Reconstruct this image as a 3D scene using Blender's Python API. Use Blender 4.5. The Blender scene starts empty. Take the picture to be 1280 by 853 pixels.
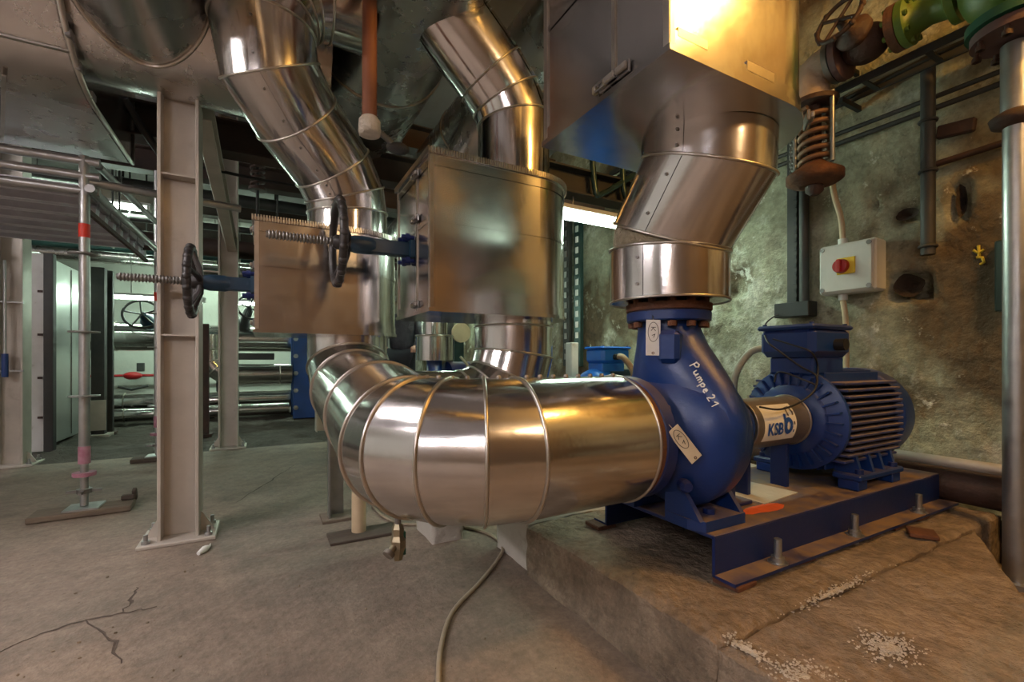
import bpy, bmesh, math, random
from mathutils import Vector, Matrix
from mathutils.bvhtree import BVHTree
random.seed(7)
PI = math.pi
U = 0.68                      # drawing unit in metres (the plan below is drawn in units of 0.68 m)
COL = bpy.context.scene.collection
SC = bpy.context.scene

# ------------------------------------------------------------------ camera
YAW = math.radians(28.6)
CAMH = 1.25
cam = bpy.data.cameras.new('camera'); camo = bpy.data.objects.new('camera', cam); COL.objects.link(camo)
cam.lens = 16.0; cam.sensor_width = 36.0; cam.sensor_fit = 'HORIZONTAL'
cam.shift_y = 23.5/1280; cam.clip_start = 0.02
camo.location = (0, 0, CAMH*U); camo.rotation_euler = (PI/2, 0, -YAW)
SC.camera = camo

# ------------------------------------------------------------------ world, exposure
w = bpy.data.worlds.new('world'); SC.world = w; w.use_nodes = True
w.node_tree.nodes['Background'].inputs[0].default_value = (0.5, 0.55, 0.6, 1)
w.node_tree.nodes['Background'].inputs[1].default_value = 0.05
SC.view_settings.view_transform = 'Standard'; SC.view_settings.look = 'None'
SC.view_settings.gamma = 1.0; SC.view_settings.use_curve_mapping = False
SC.view_settings.exposure = 0.1
SC.cycles.sample_clamp_indirect = 4.0; SC.cycles.blur_glossy = 0.5      # keeps fireflies out of the polished metal

# lamp strengths (each lamp is built further down as a fitting, some added only for their light)
E_TUBE_COOL = 130.0     # white tubes behind and beside the photographer, plus an added one
E_TUBE_GREEN = 66.0    # tubes above the pumps and at the far wall, the high end-wall one added
E_WARM = 155.0         # warm pendant over the aisle and the added amber lamp behind the photographer

c_, s_ = math.cos(YAW), math.sin(YAW)
F = 1280*16/36
def ray(px, py):
    a = (px-640)/F
    return Vector((a*c_+s_, -a*s_+c_, (450-py)/F))
O = Vector((0, 0, CAMH))
def onX(px, py, X): r = ray(px, py); return O + r*(X/r.x)
def onY(px, py, Y): r = ray(px, py); return O + r*(Y/r.y)
def onZ(px, py, Z): r = ray(px, py); return O + r*((Z-CAMH)/r.z)

# ------------------------------------------------------------------ materials
def nd(nt, t, **k):
    n = nt.nodes.new(t)
    for a, b in k.items(): setattr(n, a, b)
    return n
MATS = {}
def mk(name, c1, c2=None, scale=4.0, rough=0.5, metal=0.0, rvar=0.0, bump=0.0, bscale=30.0, stain=None,
       dust=None, emit=None, stretch=None, det=6.0, big=None, bdist=0.01, spec=0.5, grain=None):
    m = bpy.data.materials.new(name); m.use_nodes = True
    nt = m.node_tree; b = nt.nodes['Principled BSDF']; L = nt.links.new
    b.inputs['Roughness'].default_value = rough; b.inputs['Metallic'].default_value = metal
    b.inputs['Specular IOR Level'].default_value = spec
    if emit:
        b.inputs['Base Color'].default_value = (*c1, 1)
        b.inputs['Emission Color'].default_value = (*emit[0], 1); b.inputs['Emission Strength'].default_value = emit[1]
        MATS[name] = m; return m
    geo = nd(nt, 'ShaderNodeNewGeometry')
    vec = geo.outputs['Position']
    if stretch:
        mp = nd(nt, 'ShaderNodeMapping'); mp.inputs['Scale'].default_value = stretch
        L(vec, mp.inputs['Vector']); vec = mp.outputs['Vector']
    def noise(sc, dt=det, rg=0.6, v=None):
        n = nd(nt, 'ShaderNodeTexNoise'); n.inputs['Scale'].default_value = sc
        n.inputs['Detail'].default_value = dt; n.inputs['Roughness'].default_value = rg
        L(v or vec, n.inputs['Vector']); return n.outputs['Fac']
    def ramp(fac, a, bb):
        r = nd(nt, 'ShaderNodeMapRange'); r.inputs['From Min'].default_value = a; r.inputs['From Max'].default_value = bb
        L(fac, r.inputs['Value']); return r.outputs['Result']
    def mix(fac, a, bb):
        x = nd(nt, 'ShaderNodeMix', data_type='RGBA'); L(fac, x.inputs['Factor'])
        for sock, val in ((x.inputs[6], a), (x.inputs[7], bb)):
            if isinstance(val, tuple): sock.default_value = (*val, 1)
            else: L(val, sock)
        return x.outputs[2]
    c2 = c2 or c1
    nf = noise(scale)
    col = mix(ramp(nf, 0.32, 0.68), c1, c2)
    if big:      # (colour, scale, lo, hi): broad discoloured areas
        col = mix(ramp(noise(big[1], 5, 0.65), big[2], big[3]), col, big[0])
    if stain:    # list of (colour, scale, lo, hi)
        for st in stain:
            col = mix(ramp(noise(st[1], 8, 0.7), st[2], st[3]), col, st[0])
    if grain:    # list of (scale, lo, hi, darkest factor): fine light-and-dark speckle of the material itself
        for g in grain:
            mr = nd(nt, 'ShaderNodeMapRange'); L(noise(g[0], 4, 0.7), mr.inputs['Value'])
            mr.inputs['From Min'].default_value = g[1]; mr.inputs['From Max'].default_value = g[2]
            mr.inputs['To Min'].default_value = g[3]; mr.inputs['To Max'].default_value = 2-g[3]
            x = nd(nt, 'ShaderNodeMix', data_type='RGBA', blend_type='MULTIPLY'); x.inputs['Factor'].default_value = 1.0
            L(col, x.inputs[6]); L(mr.outputs['Result'], x.inputs[7]); col = x.outputs[2]
    if dust:     # (colour, amount) settled on faces that look up
        sp = nd(nt, 'ShaderNodeSeparateXYZ'); L(geo.outputs['Normal'], sp.inputs[0])
        up = ramp(sp.outputs['Z'], dust[2] if len(dust) > 2 else 0.45, 1.0)
        mm = nd(nt, 'ShaderNodeMath', operation='MULTIPLY'); L(up, mm.inputs[0])
        L(ramp(noise(9.0, 5), 0.25, 0.62), mm.inputs[1])
        m2 = nd(nt, 'ShaderNodeMath', operation='MULTIPLY'); L(mm.outputs[0], m2.inputs[0]); m2.inputs[1].default_value = dust[1]
        col = mix(m2.outputs[0], col, dust[0])
        rr = nd(nt, 'ShaderNodeMapRange'); L(m2.outputs[0], rr.inputs['Value'])
        rr.inputs['To Min'].default_value = rough; rr.inputs['To Max'].default_value = 0.9
        L(rr.outputs['Result'], b.inputs['Roughness'])
    L(col, b.inputs['Base Color'])
    if rvar:
        rr = nd(nt, 'ShaderNodeMapRange'); L(noise(scale*1.7), rr.inputs['Value'])
        rr.inputs['From Min'].default_value = 0.3; rr.inputs['From Max'].default_value = 0.7
        rr.inputs['To Min'].default_value = max(0.03, rough-rvar); rr.inputs['To Max'].default_value = rough+rvar
        L(rr.outputs['Result'], b.inputs['Roughness'])
    if bump:
        bp = nd(nt, 'ShaderNodeBump'); bp.inputs['Strength'].default_value = bump; bp.inputs['Distance'].default_value = bdist
        L(noise(bscale, 5), bp.inputs['Height']); L(bp.outputs['Normal'], b.inputs['Normal'])
    MATS[name] = m; return m

DUST = (0.20, 0.135, 0.085)
mk('alu', (0.70, 0.68, 0.665), (0.60, 0.585, 0.57), 5, 0.16, 1.0, rvar=0.05, bump=0.16, bscale=3.0, bdist=0.012, stain=[((0.50, 0.47, 0.44), 7, 0.62, 0.85)])
mk('alu_box', (0.68, 0.665, 0.655), (0.58, 0.57, 0.56), 4, 0.19, 1.0, rvar=0.05, bump=0.14, bscale=2.0, bdist=0.02, stain=[((0.46, 0.43, 0.40), 5, 0.62, 0.9)])
mk('alu_old', (0.64, 0.62, 0.60), (0.57, 0.55, 0.53), 3, 0.27, 1.0, rvar=0.03, bump=0.08, bscale=2.0, bdist=0.02)
mk('bead', (0.62, 0.58, 0.52), (0.5, 0.46, 0.4), 12, 0.32, 1.0)
mk('wool', (0.46, 0.40, 0.28), (0.30, 0.25, 0.16), 22, 0.95, bump=1.0, bscale=40, bdist=0.05)
mk('blue', (0.003, 0.022, 0.115), (0.005, 0.032, 0.155), 3, 0.36, bump=0.25, bscale=60, bdist=0.004, dust=(DUST, 0.85))
mk('blue_clean', (0.004, 0.026, 0.145), (0.007, 0.04, 0.19), 3, 0.36, bump=0.1, bscale=50, bdist=0.004, dust=(DUST, 0.35))
mk('blue_light', (0.005, 0.12, 0.55), (0.006, 0.10, 0.45), 5, 0.4)
mk('blue_valve', (0.008, 0.042, 0.080), (0.006, 0.03, 0.06), 6, 0.4, bump=0.15, bscale=40, bdist=0.004)
mk('blue_plate', (0.006, 0.05, 0.22), (0.005, 0.04, 0.17), 6, 0.45)
mk('navy', (0.004, 0.014, 0.09), (0.006, 0.022, 0.13), 5, 0.45, dust=(DUST, 0.5))
mk('fin_dust', (0.012, 0.035, 0.20), (0.05, 0.05, 0.10), 14, 0.55, dust=((0.30, 0.23, 0.19), 1.0, 0.1))
mk('frame_blue', (0.003, 0.014, 0.085), (0.004, 0.020, 0.115), 4, 0.4, bump=0.2, bscale=50, bdist=0.004, dust=((0.24, 0.155, 0.085), 1.0, 0.3))
mk('rust', (0.16, 0.06, 0.025), (0.07, 0.03, 0.016), 12, 0.85, bump=0.8, bscale=60, bdist=0.01)
mk('rust_dark', (0.065, 0.028, 0.018), (0.03, 0.016, 0.012), 8, 0.7, bump=0.5, bscale=40, bdist=0.01)
mk('primer', (0.22, 0.075, 0.03), (0.18, 0.06, 0.026), 6, 0.55)
mk('galv', (0.42, 0.42, 0.41), (0.33, 0.34, 0.34), 14, 0.38, 0.85, rvar=0.1)
mk('galv_beam', (0.52, 0.48, 0.42), (0.43, 0.395, 0.345), 5, 0.5, 0.3, rvar=0.1, bump=0.15, bscale=30, bdist=0.005, stain=[((0.30, 0.25, 0.2), 4, 0.6, 0.8)])
mk('steel', (0.30, 0.29, 0.28), (0.20, 0.19, 0.18), 20, 0.4, 0.9)
mk('bolt', (0.36, 0.33, 0.29), (0.22, 0.19, 0.16), 30, 0.45, 0.9)
mk('black_iron', (0.022, 0.020, 0.020), (0.035, 0.03, 0.028), 10, 0.42, 0.2, bump=0.3, bscale=50, bdist=0.005)
mk('dark_steel', (0.030, 0.031, 0.032), (0.05, 0.046, 0.042), 6, 0.6, 0.2)
mk('beam_brown', (0.05, 0.026, 0.018), (0.03, 0.018, 0.014), 6, 0.7)
mk('black_rubber', (0.012, 0.012, 0.013), None, 5, 0.55)
mk('deck_steel', (0.60, 0.61, 0.66), (0.48, 0.49, 0.54), 8, 0.45, 0.3, rvar=0.1)
mk('sheet', (0.60, 0.62, 0.60), (0.52, 0.55, 0.53), 2, 0.34, 0.55, bump=0.2, bscale=2, bdist=0.02)
mk('white_paint', (0.55, 0.55, 0.53), (0.46, 0.45, 0.43), 6, 0.55, stain=[((0.25, 0.2, 0.15), 6, 0.62, 0.75)])
mk('white_plastic', (0.62, 0.62, 0.58), (0.56, 0.56, 0.52), 8, 0.45)
mk('label_white', (0.80, 0.80, 0.77), (0.72, 0.72, 0.69), 20, 0.6)
mk('tag_beige', (0.62, 0.56, 0.44), (0.5, 0.44, 0.33), 18, 0.7)
mk('ink', (0.03, 0.03, 0.035), None, 5, 0.6)
mk('chalk', (0.80, 0.80, 0.78), (0.7, 0.7, 0.68), 30, 0.8)
mk('logo_blue', (0.012, 0.07, 0.33), None, 5, 0.5)
mk('guard_grey', (0.30, 0.27, 0.24), (0.22, 0.2, 0.18), 6, 0.38, 0.75, dust=(DUST, 0.6))
mk('yellow', (0.75, 0.50, 0.02), None, 5, 0.45)
mk('yellow_paint', (0.55, 0.45, 0.05), None, 5, 0.8)
mk('red', (0.35, 0.012, 0.015), None, 5, 0.4)
mk('red_tape', (0.65, 0.035, 0.015), None, 5, 0.5)
mk('magenta', (0.42, 0.22, 0.27), (0.30, 0.10, 0.16), 20, 0.6)
mk('orange_paint', (0.75, 0.12, 0.025), (0.55, 0.10, 0.03), 16, 0.7)
mk('cream_pipe', (0.60, 0.47, 0.30), (0.50, 0.38, 0.24), 8, 0.5)
mk('hose', (0.34, 0.28, 0.20), (0.28, 0.22, 0.15), 20, 0.6)
mk('cable_grey', (0.33, 0.32, 0.24), (0.26, 0.25, 0.19), 20, 0.55)
mk('wood', (0.21, 0.16, 0.115), (0.13, 0.10, 0.075), 6, 0.85, bump=0.6, bscale=25, stretch=(1, 8, 8))
mk('wood_dark', (0.10, 0.075, 0.055), (0.07, 0.05, 0.04), 6, 0.85, bump=0.6, bscale=25, stretch=(1, 8, 8))
mk('brass', (0.40, 0.34, 0.22), (0.28, 0.25, 0.18), 20, 0.4, 0.9)
mk('green_valve', (0.055, 0.12, 0.018), (0.10, 0.15, 0.02), 10, 0.45, bump=0.3, bscale=40, bdist=0.005, stain=[((0.10, 0.05, 0.02), 9, 0.62, 0.75)])
mk('green_dark', (0.010, 0.085, 0.045), (0.012, 0.06, 0.035), 8, 0.5)
mk('green_pipe', (0.035, 0.075, 0.07), (0.025, 0.05, 0.05), 8, 0.3, 0.4)
mk('purple_rust', (0.10, 0.055, 0.055), (0.075, 0.04, 0.04), 10, 0.7)
mk('pink_plaster', (0.42, 0.33, 0.27), (0.34, 0.26, 0.2), 12, 0.9, bump=0.6, bscale=50)
mk('spring', (0.24, 0.13, 0.075), (0.16, 0.085, 0.05), 14, 0.6, 0.4)
mk('concrete_floor', (0.26, 0.203, 0.155), (0.195, 0.150, 0.113), 1.3, 0.72, rvar=0.1, bump=0.7, bscale=22, bdist=0.012, det=12, grain=[(9, .35, .65, .84), (45, .35, .65, .84)],
   big=((0.135, 0.105, 0.082), 0.7, 0.46, 0.66),
   stain=[((0.125, 0.105, 0.09), 2.6, 0.63, 0.80), ((0.37, 0.34, 0.31), 7, 0.66, 0.80), ((0.10, 0.08, 0.065), 22, 0.68, 0.76)])
mk('dirt', (0.085, 0.070, 0.058), (0.055, 0.046, 0.038), 2.0, 0.95, bump=1.0, bscale=14, bdist=0.04, stain=[((0.16, 0.14, 0.12), 9, 0.64, 0.74)])
mk('plinth', (0.275, 0.215, 0.150), (0.19, 0.142, 0.098), 3.0, 0.9, bump=1.0, bscale=24, bdist=0.03, det=12, grain=[(7, .35, .65, .74), (38, .35, .65, .80)],
   big=((0.21, 0.15, 0.10), 1.1, 0.45, 0.7), stain=[((0.15, 0.075, 0.035), 3.3, 0.62, 0.80), ((0.45, 0.40, 0.32), 10, 0.64, 0.76), ((0.09, 0.07, 0.05), 26, 0.67, 0.74)])
mk('plinth_pale', (0.50, 0.47, 0.42), (0.40, 0.36, 0.31), 3.0, 0.9, bump=0.7, bscale=20, bdist=0.015, stain=[((0.26, 0.2, 0.14), 5, 0.6, 0.78)])
mk('mortar', (0.62, 0.56, 0.47), (0.50, 0.44, 0.35), 14, 0.95, bump=1.0, bscale=40, bdist=0.02)
mk('plaster', (0.37, 0.37, 0.27), (0.26, 0.25, 0.175), 1.8, 0.88, bump=1.0, bscale=12, bdist=0.03, det=12, grain=[(4, .36, .64, .76), (24, .35, .65, .80)],
   big=((0.105, 0.075, 0.042), 0.75, 0.46, 0.55),
   stain=[((0.46, 0.45, 0.37), 2.2, 0.56, 0.63), ((0.050, 0.035, 0.022), 2.6, 0.59, 0.68), ((0.16, 0.085, 0.03), 4.0, 0.62, 0.74), ((0.55, 0.54, 0.47), 6.0, 0.62, 0.68)])
mk('plaster_pale', (0.46, 0.47, 0.43), (0.38, 0.38, 0.34), 1.0, 0.88, bump=0.4, bscale=14, bdist=0.01,
   stain=[((0.24, 0.17, 0.1), 1.9, 0.62, 0.78), ((0.12, 0.1, 0.08), 4.0, 0.66, 0.78)])
mk('plaster_warm', (0.20, 0.145, 0.10), (0.14, 0.10, 0.07), 1.0, 0.9, bump=0.4, bscale=12, bdist=0.01)
mk('ceiling_dark', (0.30, 0.285, 0.275), (0.22, 0.205, 0.195), 2.0, 0.9, bump=0.5, bscale=10)
mk('hole_shade', (0.022, 0.016, 0.012), (0.05, 0.03, 0.018), 14, 0.95, bump=0.8, bscale=40)
mk('skin', (0.42, 0.20, 0.14), None, 5, 0.55)
mk('hair', (0.12, 0.085, 0.06), None, 30, 0.7)
mk('jacket', (0.020, 0.020, 0.028), (0.045, 0.042, 0.055), 12, 0.55, bump=0.8, bscale=14, bdist=0.04)
mk('trousers', (0.03, 0.03, 0.04), None, 5, 0.8)
mk('tube_cool', (1, 1, 1), emit=((1.0, 0.915, 0.93), E_TUBE_COOL))
mk('tube_green', (1, 1, 1), emit=((0.74, 1.0, 0.80), E_TUBE_GREEN))
mk('amber_fill', (1, 0.8, 0.5), emit=((1.0, 0.66, 0.34), E_WARM*1.1))
mk('lamp_warm', (1, 0.8, 0.5), emit=((1.0, 0.50, 0.10), E_WARM))

# ------------------------------------------------------------------ mesh building
def frame(t):
    t = t.normalized(); a = Vector((0, 0, 1)) if abs(t.z) < 0.95 else Vector((1, 0, 0))
    x = t.cross(a).normalized(); return x, x.cross(t).normalized()
class MB:
    def __init__(s): s.v = []; s.f = []; s.sm = []
    def add(s, vs, fs, smooth=False):
        o = len(s.v); s.v += [Vector(p) for p in vs]
        s.f += [tuple(i+o for i in f) for f in fs]; s.sm += [smooth]*len(fs); return s
    def box(s, c, d, bev=0.0, m=None):
        hx, hy, hz = d[0]/2, d[1]/2, d[2]/2; c = Vector(c)
        if bev <= 0:
            vs = [Vector((x*hx, y*hy, z*hz)) for z in (-1, 1) for y in (-1, 1) for x in (-1, 1)]
            fs = [(0,2,3,1),(4,5,7,6),(0,1,5,4),(2,6,7,3),(0,4,6,2),(1,3,7,5)]
        else:
            b = min(bev, hx*.9, hy*.9, hz*.9); vs = []
            for z in (-1, 1):
                for y in (-1, 1):
                    for x in (-1, 1):
                        vs += [Vector((x*hx, y*(hy-b), z*(hz-b))), Vector((x*(hx-b), y*hy, z*(hz-b))), Vector((x*(hx-b), y*(hy-b), z*hz))]
            I = lambda x, y, z, k: ((z > 0)*4+(y > 0)*2+(x > 0))*3+k
            fs = []
            for q in (-1, 1):
                fs.append([I(q,-1,-1,0), I(q,1,-1,0), I(q,1,1,0), I(q,-1,1,0)][::q])
                fs.append([I(-1,q,-1,1), I(1,q,-1,1), I(1,q,1,1), I(-1,q,1,1)][::-q])
                fs.append([I(-1,-1,q,2), I(1,-1,q,2), I(1,1,q,2), I(-1,1,q,2)][::q])
            for a in (-1, 1):
                for e in (-1, 1):
                    fs.append([I(a,e,-1,0), I(a,e,-1,1), I(a,e,1,1), I(a,e,1,0)][::-a*e])
                    fs.append([I(a,-1,e,0), I(a,-1,e,2), I(a,1,e,2), I(a,1,e,0)][::a*e])
                    fs.append([I(-1,a,e,1), I(-1,a,e,2), I(1,a,e,2), I(1,a,e,1)][::-a*e])
                    for g in (-1, 1): fs.append([I(a,e,g,0), I(a,e,g,1), I(a,e,g,2)][::a*e*g])
            fs = [tuple(f) for f in fs]
        if m is not None: vs = [m @ p for p in vs]
        return s.add([p+c for p in vs], fs)
    def ring_loft(s, rings, caps=True, smooth=True, close=False):
        n = len(rings[0]); vs = [p for r in rings for p in r]; fs = []
        k = len(rings)
        for i in range(k if close else k-1):
            a, b = i*n, ((i+1) % k)*n
            for j in range(n): fs.append((a+j, a+(j+1) % n, b+(j+1) % n, b+j))
        s.add(vs, fs, smooth)
        if caps and not close:
            s.add(rings[0], [tuple(range(n))[::-1]]); s.add(rings[-1], [tuple(range(n))])
        return s
    def lathe(s, prof, o, axis, n=32, caps=True, smooth=True):
        # prof: list of (distance along axis, radius); doubled points give hard edges
        o = Vector(o); t = Vector(axis).normalized(); x, y = frame(t)
        run = []; runs = [run]; last = None
        for p in prof:
            if last is not None and p == last: run = []; runs.append(run)
            run.append(p); last = p
        mk_ = lambda p: [o+t*p[0]+(x*math.cos(2*PI*j/n)+y*math.sin(2*PI*j/n))*p[1] for j in range(n)]
        for r in runs:
            if len(r) > 1: s.ring_loft([mk_(p) for p in r], False, smooth)
        if caps:
            for p, fl in ((prof[0], -1), (prof[-1], 1)):
                if p[1] > 1e-5: s.add(mk_(p), [tuple(range(n))[::fl]])
        return s
    def cyl(s, p0, p1, r, r1=None, n=16, caps=True):
        p0, p1 = Vector(p0), Vector(p1); d = (p1-p0).length
        return s.lathe([(0, r), (d, r if r1 is None else r1)], p0, p1-p0, n, caps)
    def tube(s, pts, r, n=8, caps=True, close=False):
        pts = [Vector(p) for p in pts]; k = len(pts); rings = []
        T = []
        for i in range(k):
            a = pts[(i-1) % k] if (i > 0 or close) else pts[i]; b = pts[(i+1) % k] if (i < k-1 or close) else pts[i]
            T.append((b-a).normalized())
        x, y = frame(T[0])
        for i in range(k):
            if i:
                x = (x - T[i]*x.dot(T[i])).normalized(); y = T[i].cross(x).normalized()
            else: y = T[0].cross(x).normalized()
            rr = r[i] if isinstance(r, (list, tuple)) else r
            rings.append([pts[i]+(x*math.cos(2*PI*j/n)+y*math.sin(2*PI*j/n))*rr for j in range(n)])
        return s.ring_loft(rings, caps, True, close)
    def torus(s, c, axis, R, r, n=40, m=8):
        x, y = frame(Vector(axis)); c = Vector(c)
        return s.tube([c+(x*math.cos(2*PI*i/n)+y*math.sin(2*PI*i/n))*R for i in range(n)], r, m, close=True)
    def prism(s, poly, z0, z1, ax='z', smooth=False):
        f = {'z': lambda p, h: Vector((p[0], p[1], h)), 'x': lambda p, h: Vector((h, p[0], p[1])), 'y': lambda p, h: Vector((p[0], h, p[1]))}[ax]
        n = len(poly)
        a = [f(p, z0) for p in poly]; b = [f(p, z1) for p in poly]
        s.add(a+b, [(j, (j+1) % n, n+(j+1) % n, n+j) for j in range(n)], smooth)
        s.add(a, [tuple(range(n))[::-1]]); s.add(b, [tuple(range(n))]); return s
    def sphere(s, c, r, n=16, m=10, sz=(1, 1, 1)):
        c = Vector(c); rings = []
        for i in range(1, m):
            a = PI*i/m
            rings.append([c+Vector((math.sin(a)*math.cos(2*PI*j/n)*r*sz[0], math.sin(a)*math.sin(2*PI*j/n)*r*sz[1], -math.cos(a)*r*sz[2])) for j in range(n)])
        return s.ring_loft(rings, True, True)
    def build(s, name, mat, parent=None, org=None, fixn=True, smooth_angle=None):
        if parent is not None: org = parent['_org']
        elif org is None:
            zs = min(p.z for p in s.v); n = len(s.v)
            org = (sum(p.x for p in s.v)/n, sum(p.y for p in s.v)/n, zs)
        og = Vector(org)
        me = bpy.data.meshes.new(name)
        me.from_pydata([(p-og)*U for p in s.v], [], s.f)
        me.polygons.foreach_set('use_smooth', s.sm)
        if fixn:
            bm = bmesh.new(); bm.from_mesh(me); bmesh.ops.remove_doubles(bm, verts=bm.verts, dist=1e-6) if fixn == 2 else None
            bmesh.ops.recalc_face_normals(bm, faces=bm.faces); bm.to_mesh(me); bm.free()
        me.materials.append(MATS[mat]); me.update()
        o = bpy.data.objects.new(name, me); COL.objects.link(o)
        o['_org'] = list(og)
        if parent is not None: o.parent = parent
        else: o.location = og*U
        return o
def tag(o, label, cat, group=None):
    o['label'] = label; o['category'] = cat
    if group: o['group'] = group
    return o
def thing(name, label, cat, loc, group=None, rz=0.0, local=False):
    o = bpy.data.objects.new(name, None); COL.objects.link(o); o.empty_display_size = 0.1
    o.location = Vector(loc)*U; o.rotation_euler = (0, 0, rz); o['_org'] = [0, 0, 0] if local else list(loc)
    return tag(o, label, cat, group)
def struct(mb, name, mat, org=None, fixn=True):
    o = mb.build(name, mat, None, org or (0, 0, 0), fixn); o['kind'] = 'structure'; return o
def stuff(o): o['kind'] = 'stuff'; return o
def copy_tree(o, parent=None):
    c = o.copy(); COL.objects.link(c); c.parent = parent
    for ch in list(o.children): copy_tree(ch, c)
    return c

# mitred sheet-metal pipe: one mesh per cladding segment, a raised bead on each joint
def mitre_rings(pts, R, n):
    pts = [Vector(p) for p in pts]; k = len(pts)
    T = [(pts[i+1]-pts[i]).normalized() for i in range(k-1)]
    x, y = frame(T[0]); rings = []
    for i in range(k):
        t = T[min(i, k-2)] if i == 0 else T[i-1]
        nrm = T[0] if i == 0 else (T[-1] if i == k-1 else (T[i-1]+T[i]).normalized())
        if i > 0:
            x = (x-t*x.dot(t)).normalized(); y = t.cross(x).normalized()
        else: y = t.cross(x).normalized()
        ring = []
        for j in range(n):
            o = (x*math.cos(2*PI*j/n)+y*math.sin(2*PI*j/n))*R
            ring.append(pts[i]+o+t*(-(o.dot(nrm))/t.dot(nrm)))
        rings.append(ring)
    return rings
def clad_pipe(parent, pts, R, mat='alu', n=56, bead=0.009, beads=True, seam=None, caps=(False, False), skip=(), seam_mat='alu'):
    rings = mitre_rings(pts, R, n); k = len(rings)
    for i in range(k-1):
        if i in skip: continue
        m = MB(); a, b = rings[i], rings[i+1]
        m.ring_loft([a, b], False, True)
        # sheet thickness turned in at open ends so that an end never shows as a paper edge
        seg = m.build('cladding_segment', mat, parent)
        if seam is not None:
            j = int(seam[i] if isinstance(seam, (list, tuple)) else seam) % n
            ce, cf = sum(a, Vector())/n, sum(b, Vector())/n
            q = MB(); st = []
            for t in (0.0, 1.0):
                row = []
                for dj in (-1, 0, 1):
                    p = a[(j+dj) % n].lerp(b[(j+dj) % n], t); ctr = ce.lerp(cf, t)
                    row.append(p+(p-ctr).normalized()*0.004)
                st.append(row)
            q.add(st[0]+st[1], [(0, 1, 4, 3), (1, 2, 5, 4)], True)
            q.build('lap_strip', seam_mat, seg, fixn=False)
            L = (a[j]-b[j]).length; sc = MB(); cnt = max(2, int(L/0.16))
            for h in range(cnt):
                t = (h+0.5)/cnt; p = a[j].lerp(b[j], t); nr = (p-ce.lerp(cf, t)); nr -= (b[j]-a[j]).normalized()*nr.dot((b[j]-a[j]).normalized()); nr.normalize()
                sc.cyl(p+nr*0.002, p+nr*0.012, 0.009, 0.006, 8)
            stuff(sc.build('screws', 'steel', seg))
    if beads:
        for i in range(1, k-1):
            c = sum(rings[i], Vector())/n
            m = MB(); m.tube([p+(p-c).normalized()*0.002 for p in rings[i]], bead, 8, close=True)
            m.build('swage_bead', 'bead', parent)
    for e, idx in ((0, 0), (1, k-1)):
        if caps[e]:
            c = sum(rings[idx], Vector())/n; m = MB()
            inner = [c+(p-c)*caps[e] for p in rings[idx]]
            m.add(rings[idx]+inner, [(j, (j+1) % n, n+(j+1) % n, n+j) for j in range(n)])
            m.build('end_disc', mat, parent)
            m = MB(); m.tube(rings[idx], bead*0.8, 8, close=True); m.build('end_bead', 'bead', parent)
    return rings
def arc(c, a, b, R, t0, t1, n):
    c, a, b = Vector(c), Vector(a), Vector(b)
    return [c+(a*math.cos(t0+(t1-t0)*i/n)+b*math.sin(t0+(t1-t0)*i/n))*R for i in range(n+1)]
# ================================================================== THE ROOM
XW, YF, YB, XL, ZC = 4.25, 14.0, -3.2, -7.0, 4.7
def rough_grid(name, mat, f, nu, nv):
    vs = [f(i/nu, j/nv) for j in range(nv+1) for i in range(nu+1)]
    fs = [(j*(nu+1)+i, j*(nu+1)+i+1, (j+1)*(nu+1)+i+1, (j+1)*(nu+1)+i) for j in range(nv) for i in range(nu)]
    m = MB(); m.add(vs, fs, True); return struct(m, name, mat, fixn=False)
from mathutils import noise as mnoise
def fbm(x, y, z, o=4): return mnoise.fractal(Vector((x, y, z)), 1.0, 2.0, o)
def seg_dist(p, a, b):
    d = b-a; t = max(0, min(1, (p-a).dot(d)/d.length_squared)); return (p-a-d*t).length
CRACKS = []
for pl in ([(296, 628), (322, 612), (343, 598), (368, 582)], [(0, 815), (60, 790), (110, 774), (150, 768), (196, 759)],
           [(110, 774), (140, 800), (152, 830)], [(150, 768), (165, 752), (170, 735)]):
    CRACKS.append([onZ(*p, 0) for p in pl])
m = MB(); m.box(((XL+XW)/2, (YB+7.45)/2, -0.12), (XW-XL, 7.45-YB, 0.24))
fl = struct(m, 'floor', 'concrete_floor')
# open cracks: narrow dark ribbons just above the floor
for ck in CRACKS:
    m = MB(); pts = []
    for a, b in zip(ck, ck[1:]):
        for t in range(6): pts.append(a.lerp(b, t/6)+Vector((random.uniform(-.012, .012), random.uniform(-.012, .012), 0)))
    pts.append(ck[-1]); wv = [max(0.003, 0.008*math.sin(PI*(i+0.5)/len(pts))*random.uniform(.4, 1.3)) for i in range(len(pts))]
    vs = []; fs = []
    for i, p in enumerate(pts):
        q = pts[min(i+1, len(pts)-1)]-pts[max(i-1, 0)]; nn = Vector((-q.y, q.x, 0)).normalized()
        vs += [Vector((p.x, p.y, 0.002))+nn*wv[i], Vector((p.x, p.y, 0.0005)), Vector((p.x, p.y, 0.002))-nn*wv[i]]
        if i: fs += [(3*i-3, 3*i, 3*i+1, 3*i-2), (3*i-2, 3*i+1, 3*i+2, 3*i-1)]
    m.add(vs, fs); m.build('crack', 'wood_dark', fl)
def dirt_f(u, v):
    x = XL+(XW-XL)*u; y = 7.45+(YF-7.45)*v
    return (x, y, -0.05+0.06*fbm(x*1.5, y*1.5, 0)+0.03*fbm(x*5, y*5, 3))
rough_grid('floor_earth', 'dirt', dirt_f, 150, 90)
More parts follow.
